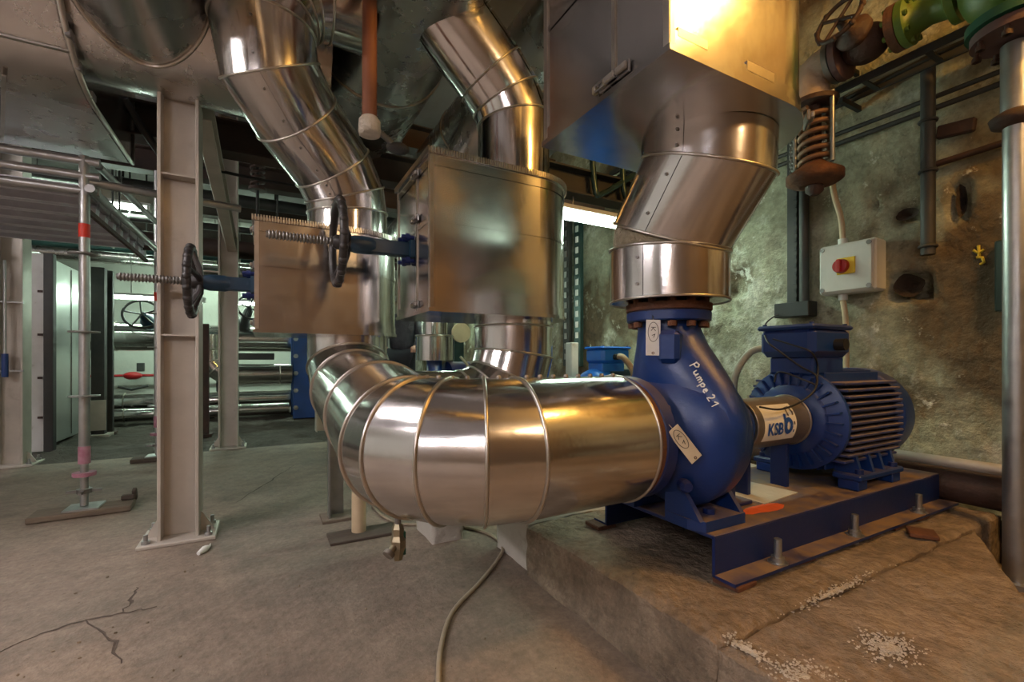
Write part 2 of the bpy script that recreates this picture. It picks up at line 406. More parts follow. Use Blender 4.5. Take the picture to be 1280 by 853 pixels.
holes = [(onX(1137, 357, XW), 0.11, 0.10, 0.16), (onX(1203, 252, XW), 0.035, 0.13, 0.10), (onX(1135, 268, XW), 0.08, 0.05, 0.08),
         (onX(1092, 255, XW), 0.03, 0.06, 0.07), (onX(920, 355, XW), 0.10, 0.13, 0.06), (onX(912, 378, XW), 0.05, 0.14, 0.05)]
def wall_f(u, v):
    y = YB+(YF-YB)*u; z = ZC*v
    x = XW+0.018*fbm(y*2, z*2, 1)+0.012*max(0, fbm(y*.9, z*.9, 7))
    for p, hw, hh, dp in holes:
        a = max(abs(y-p.y)/hw, abs(z-p.z)/hh)+0.25*fbm(y*9, z*9, 5)
        x += dp*max(0, min(1, (1.1-a)*3))
    return (x, y, z)
wr_ = rough_grid('wall_right', 'plaster', wall_f, 420, 120)
for hi in (0, 1, 2):       # dark dishes that paint the shade inside the broken-out holes
    p, hw, hh, dp = holes[hi]; m = MB(); rings = []
    for k in range(4):
        f = .88-k*.25; rings.append([Vector((XW-.012+dp*.22*k, p.y+hw*f*math.cos(a)*(1+.25*fbm(math.cos(a), math.sin(a), hi+3)), p.z+hh*f*math.sin(a)*(1+.25*fbm(math.cos(a)+4, math.sin(a), hi+3)))) for a in [2*PI*i/20 for i in range(20)]])
    m.ring_loft(rings, False, True); m.add(rings[-1], [tuple(range(20))]); m.build('hole', 'hole_shade', wr_)
m = MB(); m.box(((XL+XW)/2, YF+0.1, ZC/2), (XW-XL+.6, 0.2, ZC)); struct(m, 'wall_back', 'plaster_pale')
m = MB(); m.box((XL-0.1, (YB+YF)/2, ZC/2), (0.2, YF-YB, ZC)); struct(m, 'wall_left', 'plaster_pale')
m = MB(); m.box(((XL+XW)/2, YB-0.1, ZC/2), (XW-XL+.6, 0.2, ZC)); struct(m, 'wall_front', 'plaster_warm')
m = MB(); m.box(((XL+XW)/2+.1, (YB+YF)/2, ZC+0.1), (XW-XL+.6, YF-YB, 0.2)); struct(m, 'ceiling', 'ceiling_dark')

# ---- plinth of the pump: hand-cast concrete, uneven on top
def plinth_top(poly_f, name, mat, nu, nv, zb, label, amp=0.012):
    m = MB(); P = [[None]*(nu+1) for _ in range(nv+1)]
    for j in range(nv+1):
        for i in range(nu+1):
            x, y, z = poly_f(i/nu, j/nv)
            e = min(i, nu-i, j, nv-j)
            z += amp*fbm(x*3, y*3, 2)+0.5*amp*fbm(x*12, y*12, 4) - (0.016+0.010*fbm(x*6, y*6, 9) if e == 0 else 0)
            k = 0.010*fbm(x*5, y*5, 6)
            P[j][i] = Vector((x+k, y+k, z))
    vs = [p for r in P for p in r]; w_ = nu+1
    fs = [(j*w_+i, j*w_+i+1, (j+1)*w_+i+1, (j+1)*w_+i) for j in range(nv) for i in range(nu)]
    m.add(vs, fs, True)
    edge = [(0, i) for i in range(nu+1)]+[(j, nu) for j in range(1, nv+1)]+[(nv, i) for i in range(nu-1, -1, -1)]+[(j, 0) for j in range(nv-1, 0, -1)]
    top = [P[j][i] for j, i in edge]; n = len(top)
    cx = sum(top, Vector())/n; rows = [top]
    for h in range(1, 7):
        t = h/6; rows.append([Vector((p.x+0.012*fbm(p.x*3, p.y*3, t*4), p.y+0.012*fbm(p.x*3+5, p.y*3, t*4), p.z*(1-t)+zb*t)) for p in top])
    m.ring_loft(rows, False, True)
    return m
SHAPE = lambda x0, x1, y0, y1, z: (lambda u, v: (x0+(x1-x0)*u, y0+(y1-y0)*v, z))
m = plinth_top(SHAPE(1.345, 3.98, 1.02, 2.28, 0.30), '', '', 90, 50, -0.02, '')
pl1 = tag(m.build('pump_plinth', 'plinth', None, (2.6, 1.6, 0)), 'rough stained concrete plinth under the large blue pump', 'plinth')
m = plinth_top(SHAPE(1.37, 3.98, 2.30, 2.72, 0.30), '', '', 60, 14, -0.02, '')
tag(m.build('concrete_block', 'plinth_pale', None, (2.6, 2.5, 0)), 'pale concrete block behind a narrow gap from the pump plinth', 'block')
def front_f(u, v):
    y = 0.16+(1.015-0.16)*v
    x1 = 2.744+(3.62-2.744)*max(0, (y-0.635))/(1.0-0.635)*.9 if y > 0.635 else 2.744-(0.635-y)*1.7
    x0 = 1.365-0.02*v
    return (x0+(x1-x0)*u, y, 0.268+0.020*v)
m = plinth_top(front_f, '', '', 70, 44, -0.02, '', 0.014)
tag(m.build('concrete_slab', 'plinth', None, (2.0, 0.6, 0)), 'brown dusty concrete slab with white mortar spills before the pump plinth', 'slab')
m = plinth_top(SHAPE(3.0, 4.2, 3.15, 4.4, 0.34), '', '', 30, 30, -0.02, '')
tag(m.build('concrete_block', 'plinth_pale', None, (3.6, 3.7, 0)), 'concrete plinth carrying the small pump motor under the tube lamp', 'plinth')
m = plinth_top(SHAPE(1.0, 1.22, 2.95, 3.3, 0.2), '', '', 8, 8, -0.02, '')
tag(m.build('concrete_block', 'plinth_pale', None, (1.1, 3.1, 0)), 'small pale concrete block on the floor behind the big elbow', 'block')

# ================================================================== SUCTION PIPE (main subject)
PR = 0.286; AY, AZ = 1.62, 0.89           # pump axis
XS, RB = 0.90, 0.345
el = arc((XS, AY+RB, AZ), (0, -1, 0), (-1, 0, 0), RB, 0, PI/2, 4)
run_x = XS-RB
V1 = Vector((0.565, 3.65, 0))
sp = thing('suction_pipe', 'polished sheet clad suction pipe with segmented elbow running into the blue pump', 'pipe', (0.9, 1.8, 0.6))
pts = [Vector((1.42, AY, AZ))]+el+[Vector(p) for p in ((run_x+.01, 2.55, .955), (V1.x, 3.36, 1.04), (V1.x, V1.y, 1.20), (V1.x, V1.y, 1.47))]
clad_pipe(sp, pts, PR, caps=(0.6, False), n=72, bead=0.0075)
# rivet line along the top of the straight run
rv = MB()
for i in range(14):
    x = 0.55+i*0.065; a = math.radians(86)
    p = Vector((x, AY-PR*math.cos(a), AZ+PR*math.sin(a))) if x > XS else None
    if p is None: continue
    rv.sphere(p+Vector((0, 0, 0.004)), 0.011, 8, 6)
for i in range(1, 8):
    t = i/8*PI/2; rr = RB-0.02
    rv.sphere((XS-rr*math.sin(t), AY+RB-rr*math.cos(t), AZ+PR+0.002), 0.011, 8, 6)
stuff(rv.build('rivets', 'bolt', sp))
# branch from the second valve box
V2 = Vector((1.614, 2.935, 0))
bp_ = thing('branch_pipe', 'sheet clad branch pipe dropping from the middle valve box behind the big elbow', 'pipe', (1.3, 2.93, 0.6))
b2 = arc((V2.x-0.40, V2.y, AZ+0.40), (1, 0, 0), (0, 0, -1), 0.40, 0, PI/2, 3)
clad_pipe(bp_, [(V2.x, V2.y, 1.60), (V2.x, V2.y, 1.49)]+b2+[(run_x+0.2, V2.y, AZ)], PR, n=64, bead=0.007)
# drain cock under the elbow
DX = 0.0
dc = thing('drain_valve', 'small weathered brass drain cock hanging under the big elbow', 'valve', (0.50, 1.93, 0.42))
MB().cyl((0.50, 1.93, 0.62), (0.50, 1.93, 0.545), 0.014, n=12).build('nipple', 'steel', dc)
MB().lathe([(0, .018), (.02, .026), (.02, .026), (.05, .026), (.05, .026), (.07, .034), (.10, .034), (.13, .024), (.13, .024), (.155, .018)], (0.50, 1.93, 0.555), (0, 0, -1), 6, smooth=False).build('body', 'brass', dc)
MB().cyl((0.50, 1.93, 0.475), (0.462, 1.905, 0.45), 0.018, 0.014, n=10).build('spout', 'brass', dc)
MB().cyl((0.462, 1.905, 0.45), (0.448, 1.897, 0.44), 0.024, n=10).build('cap', 'bolt', dc)
MB().box((0.525, 1.925, 0.47), (0.012, 0.022, 0.10), 0.003).build('lever', 'green_dark', dc)
# pipe supports
su = thing('pipe_support', 'cream round support post on a rusty plate beneath the elbow', 'support', (0.60, 3.40, 0))
MB().cyl((0.60, 3.40, 0.02), (0.60, 3.40, 0.62), 0.05, n=24).build('post', 'cream_pipe', su)
MB().box((0.62, 3.36, 0.01), (0.46, 0.22, 0.02), 0.004).build('base_plate', 'wood_dark', su)
su = thing('pipe_support', 'galvanised angle support post with small foot behind the cream post', 'support', (0.50, 3.85, 0))
mm = MB(); mm.box((0.50, 3.85, 0.45), (0.12, 0.012, 0.9)); mm.box((0.446, 3.80, 0.45), (0.012, 0.11, 0.9)); mm.build('post', 'galv', su)
MB().box((0.52, 3.82, 0.012), (0.26, 0.22, 0.024), 0.004).build('base_plate', 'wood', su)

# ================================================================== VALVE BOXES
def d_outline(X0, Xc, yc, W, o=0.0, n=26):
    W += o; X0 -= o
    p = [(X0, yc-W), (Xc, yc-W)]
    p += [(Xc+W*math.sin(PI*i/n), yc-W*math.cos(PI*i/n)) for i in range(1, n)]
    return p+[(Xc, yc+W), (X0, yc+W)]
def d_strip(mb, X0, Xc, yc, W, z0, z1, o, n=26):
    P = d_outline(X0, Xc, yc, W, o, n); k = len(P)
    fl = [(k-1, 0), (0, 1), (k-2, k-1)]
    for a, b in fl:
        mb.add([(*P[a], z0), (*P[b], z0), (*P[b], z1), (*P[a], z1)], [(0, 1, 2, 3)])
    A = P[1:k-1]
    mb.add([(*p, z0) for p in A]+[(*p, z1) for p in A], [(i, i+1, len(A)+i+1, len(A)+i) for i in range(len(A)-1)], True)
def latch(parent, c, along, out, vert=False):
    c, along, out = Vector(c), Vector(along), Vector(out); up_ = Vector((0, 0, 1))
    M = Matrix((along, out, up_)).transposed()
    l = MB(); l.box(c+out*0.008, (0.10, 0.012, 0.045), 0.003, M); o = l.build('latch', 'steel', parent)
    MB().box(c+out*0.022-along*0.02, (0.055, 0.016, 0.026), 0.004, M).build('latch_lever', 'bolt', o)
    MB().tube([c+out*0.022+along*t+up_*h for t, h in ((0.01, .012), (0.06, .012), (0.066, 0), (0.06, -.012), (0.01, -.012))], 0.004, 6).build('latch_wire', 'steel', o)
    MB().box(c+out*0.015+along*0.07, (0.02, 0.02, 0.03), 0.003, M).build('latch_hook', 'brass', o)
def valve_box(label, X0, Xc, yc, W, z0, z1, mid, teeth_top=True, band_low=0.0):
    t = thing('valve_box', label, 'valve box', ((X0+Xc)/2, yc, z0), 'sheet metal valve boxes')
    m = MB(); d_strip(m, X0, Xc, yc, W, z0+.012, z1-.012, 0); m.build('shell', 'alu_box', t)
    for z, nm in ((z0, 'bottom_lid'), (z1-0.022, 'top_lid')):
        P = d_outline(X0, Xc, yc, W, 0.014); m = MB(); m.prism(P, z, z+0.022); m.build(nm, 'alu_box', t)
    m = MB(); d_strip(m, X0, Xc, yc, W, mid-.012, mid+.012, 0.004); m.build('joint_band', 'alu_box', t)
    m = MB(); d_strip(m, X0, Xc, yc, W, z1-.085, z1-.022, 0.005); m.build('upper_band', 'alu_box', t)
    m = MB(); d_strip(m, X0, Xc, yc, W, z0+.022, z0+.075, 0.006); m.build('lower_band', 'alu_box', t)
    for sy in (-1, 1):
        m = MB(); m.box((X0+.006, yc+sy*(W+.001), (z0+z1)/2), (0.022, 0.012, z1-z0-.05)); m.box((X0-.002, yc+sy*(W-.008), (z0+z1)/2), (0.012, 0.026, z1-z0-.05))
        m.build('corner_angle', 'bead', t)
    m = MB(); m.box((X0-.003, yc-W*.28, (z0+z1)/2), (0.008, 0.018, z1-z0-.05)); m.build('side_seam', 'bead', t)
    if teeth_top:
        P = [Vector((*p, 0)) for p in d_outline(X0, Xc, yc, W, 0.018, 40)]; P.append(P[0]); m = MB(); acc = 0.0
        for a, b in zip(P, P[1:]):
            L = (b-a).length; d = (b-a).normalized(); M = Matrix((d, Vector((-d.y, d.x, 0)), Vector((0, 0, 1)))).transposed()
            while acc < L:
                m.box(a+d*acc+Vector((0, 0, z1-.004)), (0.008, 0.010, 0.034), 0, M); acc += 0.016
            acc -= L
        stuff(m.build('crimped_rim', 'bead', t))
    return t
B1 = dict(X0=-0.045, Xc=V1.x, yc=V1.y, W=0.345, z0=1.424, z1=2.155)
B2 = dict(X0=0.858, Xc=V2.x, yc=V2.y, W=0.365, z0=1.535, z1=2.484)
B3 = dict(X0=1.131, Xc=1.75, yc=1.39, W=0.362, z0=2.225, z1=3.22)
t1 = valve_box('flat sided sheet metal valve box behind the hanging handwheel, lowest of the boxes', mid=1.86, **B1)
for z in (1.49, 1.86, 2.09): latch(t1, (B1['X0']-.004, V1.y-.26, z), (0, 1, 0), (-1, 0, 0))
t2 = valve_box('shiny sheet metal valve box with rounded end in the middle, pipes above and below', mid=2.08, **B2)
for z in (1.60, 2.14, 2.42): latch(t2, (B2['X0']-.004, V2.y-.12, z), (0, 1, 0), (-1, 0, 0))
t3 = valve_box('large sheet metal valve box above the blue pump with yellow glow on its front', mid=2.745, teeth_top=False, **B3)
latch(t3, (B3['X0']-.008, 1.30, 2.275), (0, 1, 0), (-1, 0, 0)); latch(t3, (B3['X0']-.008, 1.24, 2.275), (0, 1, 0), (-1, 0, 0))
latch(t3, (2.04, 1.115, 2.28), (0.8, 0.6, 0), (0.6, -0.8, 0))
m = MB(); m.box((B3['X0']+.10, 1.028-.004, 2.30), (0.14, .006, .03)); m.build('rim_clip', 'bead', t3)
m = MB(); m.box((B3['X0']+.46, 1.028-.004, 2.30), (0.16, .006, .034)); m.build('rim_clip', 'bead', t3)
rv = MB()
for bx, zz in ((B1, 2.0), (B2, 2.37), (B2, 1.62)):
    pass

# ---- gate valves: spindle, yoke and handwheel sticking out of the boxes
def gate_valve(label, X0, y, z, wheel_x, tip_x, R):
    t = thing('gate_valve', label, 'valve', (X0, y, z-R), 'gate valves with black handwheels')
    m = MB(); m.prism([(y-.07, z-.055), (y+.07, z-.055), (y+.07, z+.055), (y-.07, z+.055)], X0-.035, X0-.004, 'x'); m.build('mounting_flange', 'blue_valve', t)
    ye = wheel_x+0.10
    m = MB()
    for sz in (-1, 1):
        m.box(((X0-.03+ye)/2, y, z+sz*.036), (X0-.03-ye, 0.075, 0.016), 0.004)
    m.box(((X0-.03+ye)/2, y-.03, z), (X0-.03-ye, 0.014, 0.075), 0.003)
    m.build('yoke', 'blue_valve', t)
    MB().lathe([(0, .048), (.03, .055), (.12, .055), (.15, .043)], (ye-.03, y, z), (1, 0, 0), 20).build('yoke_head', 'blue_valve', t)
    for sy in (-1, 1):
        for sz in (-1, 1):
            b = MB(); b.cyl((X0-.085, y+sy*.045, z+sz*.075), (X0-.005, y+sy*.045, z+sz*.075), 0.014, n=6); b.cyl((X0-.06, y+sy*.045, z+sz*.075), (X0-.035, y+sy*.045, z+sz*.075), 0.024, n=6); b.build('flange_bolt', 'navy', t)
    st = MB(); pts = []
    st.cyl((tip_x, y, z), (ye, y, z), 0.0195, n=12); st.build('stem', 'steel', t)
    th = MB(); n_ = int((wheel_x-tip_x)/0.018)
    for i in range(n_): th.lathe([(0, .0195), (.004, .0275), (.008, .0275), (.012, .0195)], (tip_x+.012+i*.018, y, z), (1, 0, 0), 12, False)
    stuff(th.build('stem_thread', 'steel', t))
    hw = MB(); hw.torus((wheel_x, y, z), (1, 0, 0), R, 0.024, 48, 10)
    wo = hw.build('handwheel', 'black_iron', t)
    kn = MB()
    for i in range(20):
        a = 2*PI*i/20; kn.sphere((wheel_x, y+math.cos(a)*(R+.008), z+math.sin(a)*(R+.008)), 0.026, 8, 6)
    stuff(kn.build('wheel_grips', 'black_iron', wo))
    for i in range(5):
        a = 2*PI*i/5+.35
        MB().tube([(wheel_x+.05, y+math.cos(a)*.03, z+math.sin(a)*.03), (wheel_x+.045, y+math.cos(a)*R*.4, z+math.sin(a)*R*.4), (wheel_x+.012, y+math.cos(a)*R*.85, z+math.sin(a)*R*.85), (wheel_x, y+math.cos(a)*R, z+math.sin(a)*R)], [.02, .018, .015, .015], 8).build('spoke', 'black_iron', wo)
    MB().lathe([(0, .03), (.02, .045), (.12, .045), (.14, .036)], (wheel_x-.03, y, z), (1, 0, 0), 16).build('hub', 'black_iron', wo)
    return t
gate_valve('gate valve with black handwheel and long threaded stem on the middle valve box', B2['X0'], V2.y, 1.965, 0.395, 0.01, 0.245)
gate_valve('gate valve with black handwheel before the steel column, on the low valve box', B1['X0'], V1.y, 1.768, -0.42, -0.80, 0.215)

# ================================================================== RISERS ABOVE THE BOXES
p1 = thing('riser_pipe', 'S-shaped segmented sheet clad riser pipe above the low valve box', 'pipe', (V1.x, V1.y, 2.15))
ar = arc((0.36, 3.16, 3.27), (-1, 0, 0), (0, 0, 1), 0.36, 0, PI/2, 4)
clad_pipe(p1, [(V1.x, V1.y, 2.13), (V1.x, V1.y, 2.36), (.54, 3.62, 2.50), (.44, 3.55, 2.66), (.19, 3.37, 2.88), (.04, 3.19, 3.04)]+ar+[(0.62, 3.16, 3.63)], PR, n=72,
          seam=[30, 30, 30, 30, 30, 30, 30, 30, 30, 30, 30, 30], bead=0.007)
p2 = thing('riser_pipe', 'bent sheet clad riser pipe above the middle valve box joining the overhead duct', 'pipe', (V2.x, V2.y, 2.48))
clad_pipe(p2, [(V2.x, V2.y, 2.46), (V2.x, V2.y, 3.00), (V2.x-.07, V2.y, 3.15), (V2.x-.19, V2.y, 3.29), (V2.x-.72, V2.y, 3.78)], 0.262, n=72, seam=[42, 42, 42, 42], bead=0.007)

# ---- discharge riser of the pump
dp = thing('discharge_pipe', 'oblique sheet clad discharge pipe between the pump flange and the box above', 'pipe', (1.77, 1.62, 1.53))
dpts = [(1.77, 1.62, 1.535), (1.77, 1.62, 1.785), (1.77, 1.605, 1.865), (1.77, 1.395, 2.13), (1.77, 1.39, 2.235)]
dr = clad_pipe(dp, dpts, PR-.004, n=72, skip=(1,), seam=[21, 21, 21, 21], bead=0.007, caps=(0.55, False))
c1 = sum(dr[1], Vector())/72; c2 = sum(dr[2], Vector())/72
m = MB(); rings = []
for k in range(5):
    t = k/4; rr = []
    for j in range(72):
        p = dr[1][j].lerp(dr[2][j], t); c = c1.lerp(c2, t); b = 0.93+0.035*math.sin(PI*t)+0.03*fbm(j*.35, t*2, 1)
        rr.append(c+(p-c)*b)
    rings.append(rr)
m.ring_loft(rings, False, True); m.build('insulation_wool', 'wool', dp)

# ================================================================== THE BLUE PUMP
pu = thing('pump', 'big blue centrifugal pump with white handwriting, beneath the oblique pipe', 'pump', (1.8, AY, 0.504))
def Ro(a): return 0.348+0.046*math.cos(a-0.25)+0.008*math.cos(2*a)
prof = [(1.53, .175, 0), (1.56, .19, 0), (1.585, .225, 0), (1.60, None, .145), (1.63, None, .085), (1.675, None, .035), (1.725, None, .004), (1.745, None, -.006), (1.765, None, -.004), (1.79, None, .0), (1.84, None, .006), (1.90, None, .035), (1.945, None, .085), (1.965, None, .15), (1.975, .19, 0), (2.0, .17, 0)]
rings = []; n = 80
for x, r, d in prof:
    rings.append([Vector((x, AY-math.cos(2*PI*j/n)*(r if r else Ro(2*PI*j/n)-d), AZ+math.sin(2*PI*j/n)*(r if r else Ro(2*PI*j/n)-d))) for j in range(n)])
vm = MB(); vm.ring_loft(rings, True, True)
nk = [(0.86, 1.56, .345, .13), (0.98, 1.545, .335, .145), (1.08, 1.55, .305, .152), (1.16, 1.565, .268, .155), (1.24, 1.585, .228, .155), (1.32, 1.605, .182, .152), (1.40, 1.62, .150, .148), (1.45, 1.62, .148, .148)]
vm.ring_loft([[Vector((1.775+b*math.sin(2*PI*j/48), yc-a*math.cos(2*PI*j/48), z)) for j in range(48)] for z, yc, a, b in nk], True, True)
vol = vm.build('volute', 'blue', pu)
VB = BVHTree.FromPolygons([tuple(p) for p in vm.v], vm.f)
MB().box((1.652, 1.50, 1.31), (0.10, 0.10, 0.15), 0.02, Matrix.Rotation(math.radians(28), 3, 'Z')).build('casting_boss', 'blue', pu)
# discharge flange and the rusty counter flange
def bolt_circle(parent, c, axis, R, n, r, L, mat, ph=0.0):
    x, y = frame(Vector(axis)); c = Vector(c); ax = Vector(axis).normalized()
    for i in range(n):
        a = 2*PI*i/n+ph; p = c+(x*math.cos(a)+y*math.sin(a))*R
        b = MB(); b.cyl(p-ax*L/2, p+ax*L/2, r*.55, n=8); b.cyl(p-ax*L/2, p-ax*(L/2-r*1.1), r, n=6); b.cyl(p+ax*(L/2-r*1.1), p+ax*L/2, r, n=6)
        b.build('bolt', mat, parent)
MB().lathe([(0, .192), (.006, .2), (.006, .2), (.044, .2), (.044, .2), (.05, .194)], (1.77, AY, 1.435), (0, 0, 1), 56).build('discharge_flange', 'blue', pu)
cf = thing('pipe_flange', 'rusty pipe flange bolted on top of the blue pump', 'flange', (1.77, AY, 1.487))
MB().lathe([(0, .20), (.004, .204), (.004, .204), (.034, .204), (.034, .204), (.04, .16), (.05, .13)], (1.77, AY, 1.487), (0, 0, 1), 56).build('ring', 'rust', cf)
bolt_circle(cf, (1.77, AY, 1.475), (0, 0, 1), 0.172, 12, 0.022, 0.135, 'rust', 0.2)
# suction flange
MB().lathe([(0, .275), (.004, .28), (.004, .28), (.06, .28), (.06, .28), (.066, .24), (.09, .225), (.14, .215)], (1.465, AY, AZ), (1, 0, 0), 56).build('suction_flange', 'navy', pu)
sf = thing('pipe_flange', 'rusty brown flange at the pump end of the big pipe', 'flange', (1.44, AY, AZ-.24))
MB().lathe([(0, .17), (.0, .17), (.0, .276), (.0, .276), (.038, .276), (.038, .276), (.04, .17)], (1.424, AY, AZ), (1, 0, 0), 56).build('ring', 'rust', sf)
bolt_circle(sf, (1.47, AY, AZ), (1, 0, 0), 0.248, 12, 0.02, 0.16, 'navy', 0.1)
# feet and bearing bracket
for sy in (-1, 1):
    f = MB(); y0 = AY+sy*.10; y1 = AY+sy*.305
    P = [(1.62, y1), (1.66, y1-sy*.07), (1.72, y1-sy*.05), (1.78, y1-sy*.05), (1.86, y1-sy*.10), (1.98, y1-sy*.05), (2.02, y1-sy*.16), (1.98, y0), (1.70, y0), (1.63, y1-sy*.12)]
    P = [(1.665, y1+.0), (1.93, y1), (1.96, y1-sy*.06), (1.93, y0), (1.64, y0), (1.63, y1-sy*.07)]
    f.prism(P if sy > 0 else P[::-1], 0.506, 0.552); fo = f.build('foot', 'blue', pu)
    f = MB(); f.prism([(y1-sy*.01, .552), (y0, .552), (y0, .80), (y0+sy*.08, .70)], 1.64, 1.665, 'x'); f.prism([(y1-sy*.01, .552), (y0, .552), (y0, .80), (y0+sy*.08, .70)], 1.91, 1.935, 'x')
    f.prism([(y0+sy*.03, .552), (y0, .552), (y0, .85), (y0+sy*.03, .80)], 1.66, 1.92, 'x'); f.build('foot_rib', 'blue', pu)
    MB().cyl((1.78, y1-sy*.075, .552), (1.78, y1-sy*.075, .575), 0.028, n=6).build('foot_bolt', 'navy', pu)
MB().lathe([(0, .20), (.02, .21), (.02, .21), (.06, .21), (.06, .21), (.08, .15), (.24, .125), (.24, .125), (.26, .145), (.30, .145), (.30, .145), (.31, .06)], (1.95, AY, AZ), (1, 0, 0), 40).build('bearing_bracket', 'blue_clean', pu)
m = MB(); m.box((2.16, AY-.02, .66), (.05, .12, .31), .006); m.box((2.16, AY-.02, .515), (.12, .26, .02), .004); m.build('bracket_foot', 'navy', pu)
MB().lathe([(0, .03), (.03, .03), (.03, .03), (.05, .02)], (1.62, 1.40, 0.70), (-.4, -1, 0), 10).build('drain_plug', 'navy', pu)

# ---- handwriting on the volute, drawn as brush strokes lying on the casting
def on_volute(px, py):
    r = ray(px, py).normalized(); h = VB.ray_cast(O, r)
    return (h[0]+h[1]*0.002, h[1]) if h[0] is not None else None
bx, by = Vector((27.0, 50.0)).normalized(), Vector((50.0, -27.0)).normalized()   # line of writing and its upright on the casting
W0 = Vector((862.0, 458.0))
gl = {'P': [[(0, 0), (.3, 10)], [(-.6, 9), (3, 10.6), (5, 8.6), (3.6, 6), (.5, 5.2)]], 'u': [[(0, 5), (.2, 1), (2, .2), (3.6, 2), (3.8, 5)], [(3.8, 5), (4.2, 0)]],
      'm': [[(0, 0), (.3, 5)], [(.3, 4), (1.6, 5.2), (2.4, 4), (2.4, 0)], [(2.4, 4), (3.9, 5.2), (4.8, 4), (4.9, 0)]], 'p': [[(0, 5), (.2, -4)], [(.2, 4), (2, 5.3), (3.6, 3.6), (2.4, .7), (.2, .8)]],
      'e': [[(.2, 2.6), (3.2, 3), (2.4, 5), (.7, 4.4), (.3, 1.6), (1.8, 0), (3.6, .9)]], '2': [[(.2, 7.5), (1.8, 9.4), (3.8, 8), (3.2, 5), (.2, .3), (4.8, .8)]], '1': [[(-.2, 5.5), (2.9, 9.4), (2.7, 0)]]}
wr = MB(); cur = 0.0
for ch, adv in (('P', 7), ('u', 6.6), ('m', 7.2), ('p', 5.8), ('e', 8.2), ('2', 7.6), ('1', 5)):
    for stroke in gl[ch]:
        pp = []
        dense = []
        for a, b in zip(stroke, stroke[1:]):
            for k in range(4): dense.append((a[0]+(b[0]-a[0])*k/4, a[1]+(b[1]-a[1])*k/4))
        dense.append(stroke[-1])
        for (x, y) in dense:
            q = W0+bx*((cur+x)*1.28)+by*(y*1.05)
            h = on_volute(q.x, q.y)
            if h: pp.append(h[0])
        if len(pp) > 2: wr.tube(pp, 0.0032, 6)
    cur += adv
wr.build('handwriting', 'chalk', pu)

# ---- tags hung on the flanges
def make_tag(label, c, along, nrm, L, Wd, mat, text_strokes, name='pipe_tag'):
    c = Vector(c); a = Vector(along).normalized(); nr = Vector(nrm); nr = (nr-a*nr.dot(a)).normalized(); b = nr.cross(a).normalized()
    M = Matrix((a, b, nr)).transposed()
    t = thing(name, label, 'tag', c-Vector((0, 0, L/2)))
    k = .16; P = []
    m = MB(); m.box(c, (L, Wd, 0.004), 0.0015, M); m.build('plate', mat, t)
    el_ = MB(); el_.tube([c+a*(L*.16+L*.27*math.cos(q*2*PI/28))+b*(Wd*.36*math.sin(q*2*PI/28))+nr*.0026 for q in range(28)], 0.0013, 5, close=True); el_.build('oval_mark', 'ink', t)
    tx = MB()
    for s in text_strokes: tx.tube([c+a*(L*.16+x*L)+b*(y*Wd)+nr*.0026 for x, y in s], 0.0015, 5)
    tx.build('lettering', 'ink', t)
    MB().torus(c-a*L*.43+nr*.002, nr, 0.005, 0.0018, 12, 6).build('eyelet', 'rust', t)
    wl = MB(); wl.tube([c+a*L*.46, c+a*(L*.6)-nr*.01, c+a*(L*.75)-nr*.05], 0.0022, 5); wl.build('tie_wire', 'steel', t)
K1 = [[(.13, -.16), (.13, .16)], [(.13, 0), (.03, .15)], [(.11, .04), (.03, -.16)], [(-.10, .1), (-.06, -.12)], [(-.16, -.02), (-.05, -.12)]]
make_tag('white hanging tag marked with an oval, on the upper flange of the blue pump', (1.575, 1.53, 1.352), (0.02, 0, 1), (-.50, -.86, 0), 0.165, 0.066, 'label_white', K1)
make_tag('beige tag marked with an oval, slung across the rusty suction flange', (1.545, 1.325, 0.897), (-.55, .18, .70), (-.45, -.9, .1), 0.175, 0.058, 'tag_beige', K1)
# ================================================================== BASE FRAME
fr = thing('base_frame', 'dusty blue steel base frame carrying the large pump and motor', 'base frame', (2.78, AY, 0.32))
m = MB(); m.box((2.782, 1.632, .494), (2.214, .704, .02), .004); m.build('top_plate', 'frame_blue', fr)
for sy in (-1, 1):
    yw = 1.632+sy*.352
    m = MB(); m.box((2.782, yw-sy*.006, .41), (2.214, .014, .168)); m.build('side_web', 'frame_blue', fr)
    m = MB(); m.box((2.782, yw+sy*.045, .331), (2.214, .102, .014)); m.build('toe_flange', 'frame_blue', fr)
    for i in range(3):
        x = (2.03, 2.70, 3.44)[i]
        b = MB(); b.cyl((x, yw+sy*.055, .29), (x, yw+sy*.055, .445), .0165, n=12); b.cyl((x, yw+sy*.055, .338), (x, yw+sy*.055, .365), .031, n=6); b.cyl((x, yw+sy*.055, .338), (x, yw+sy*.055, .343), .042, n=16)
        b.build('anchor_bolt', 'galv', fr)
m = MB(); rr = random.Random(3)
P = [(2.20+.17*math.cos(a)*rr.uniform(.75, 1.1), 1.40+.05*math.sin(a)*rr.uniform(.7, 1.1)) for a in [2*PI*i/18 for i in range(18)]]
m.prism(P, .5042, .5056); m.build('spray_mark', 'orange_paint', fr)
m = MB(); m.box((2.42, 1.66, .507), (.36, .42, .005), 0, Matrix.Rotation(.1, 3, 'Z')); m.build('dusty_patch', 'plinth_pale', fr)  # thin pale sheet stands in for a dusty area of the plate
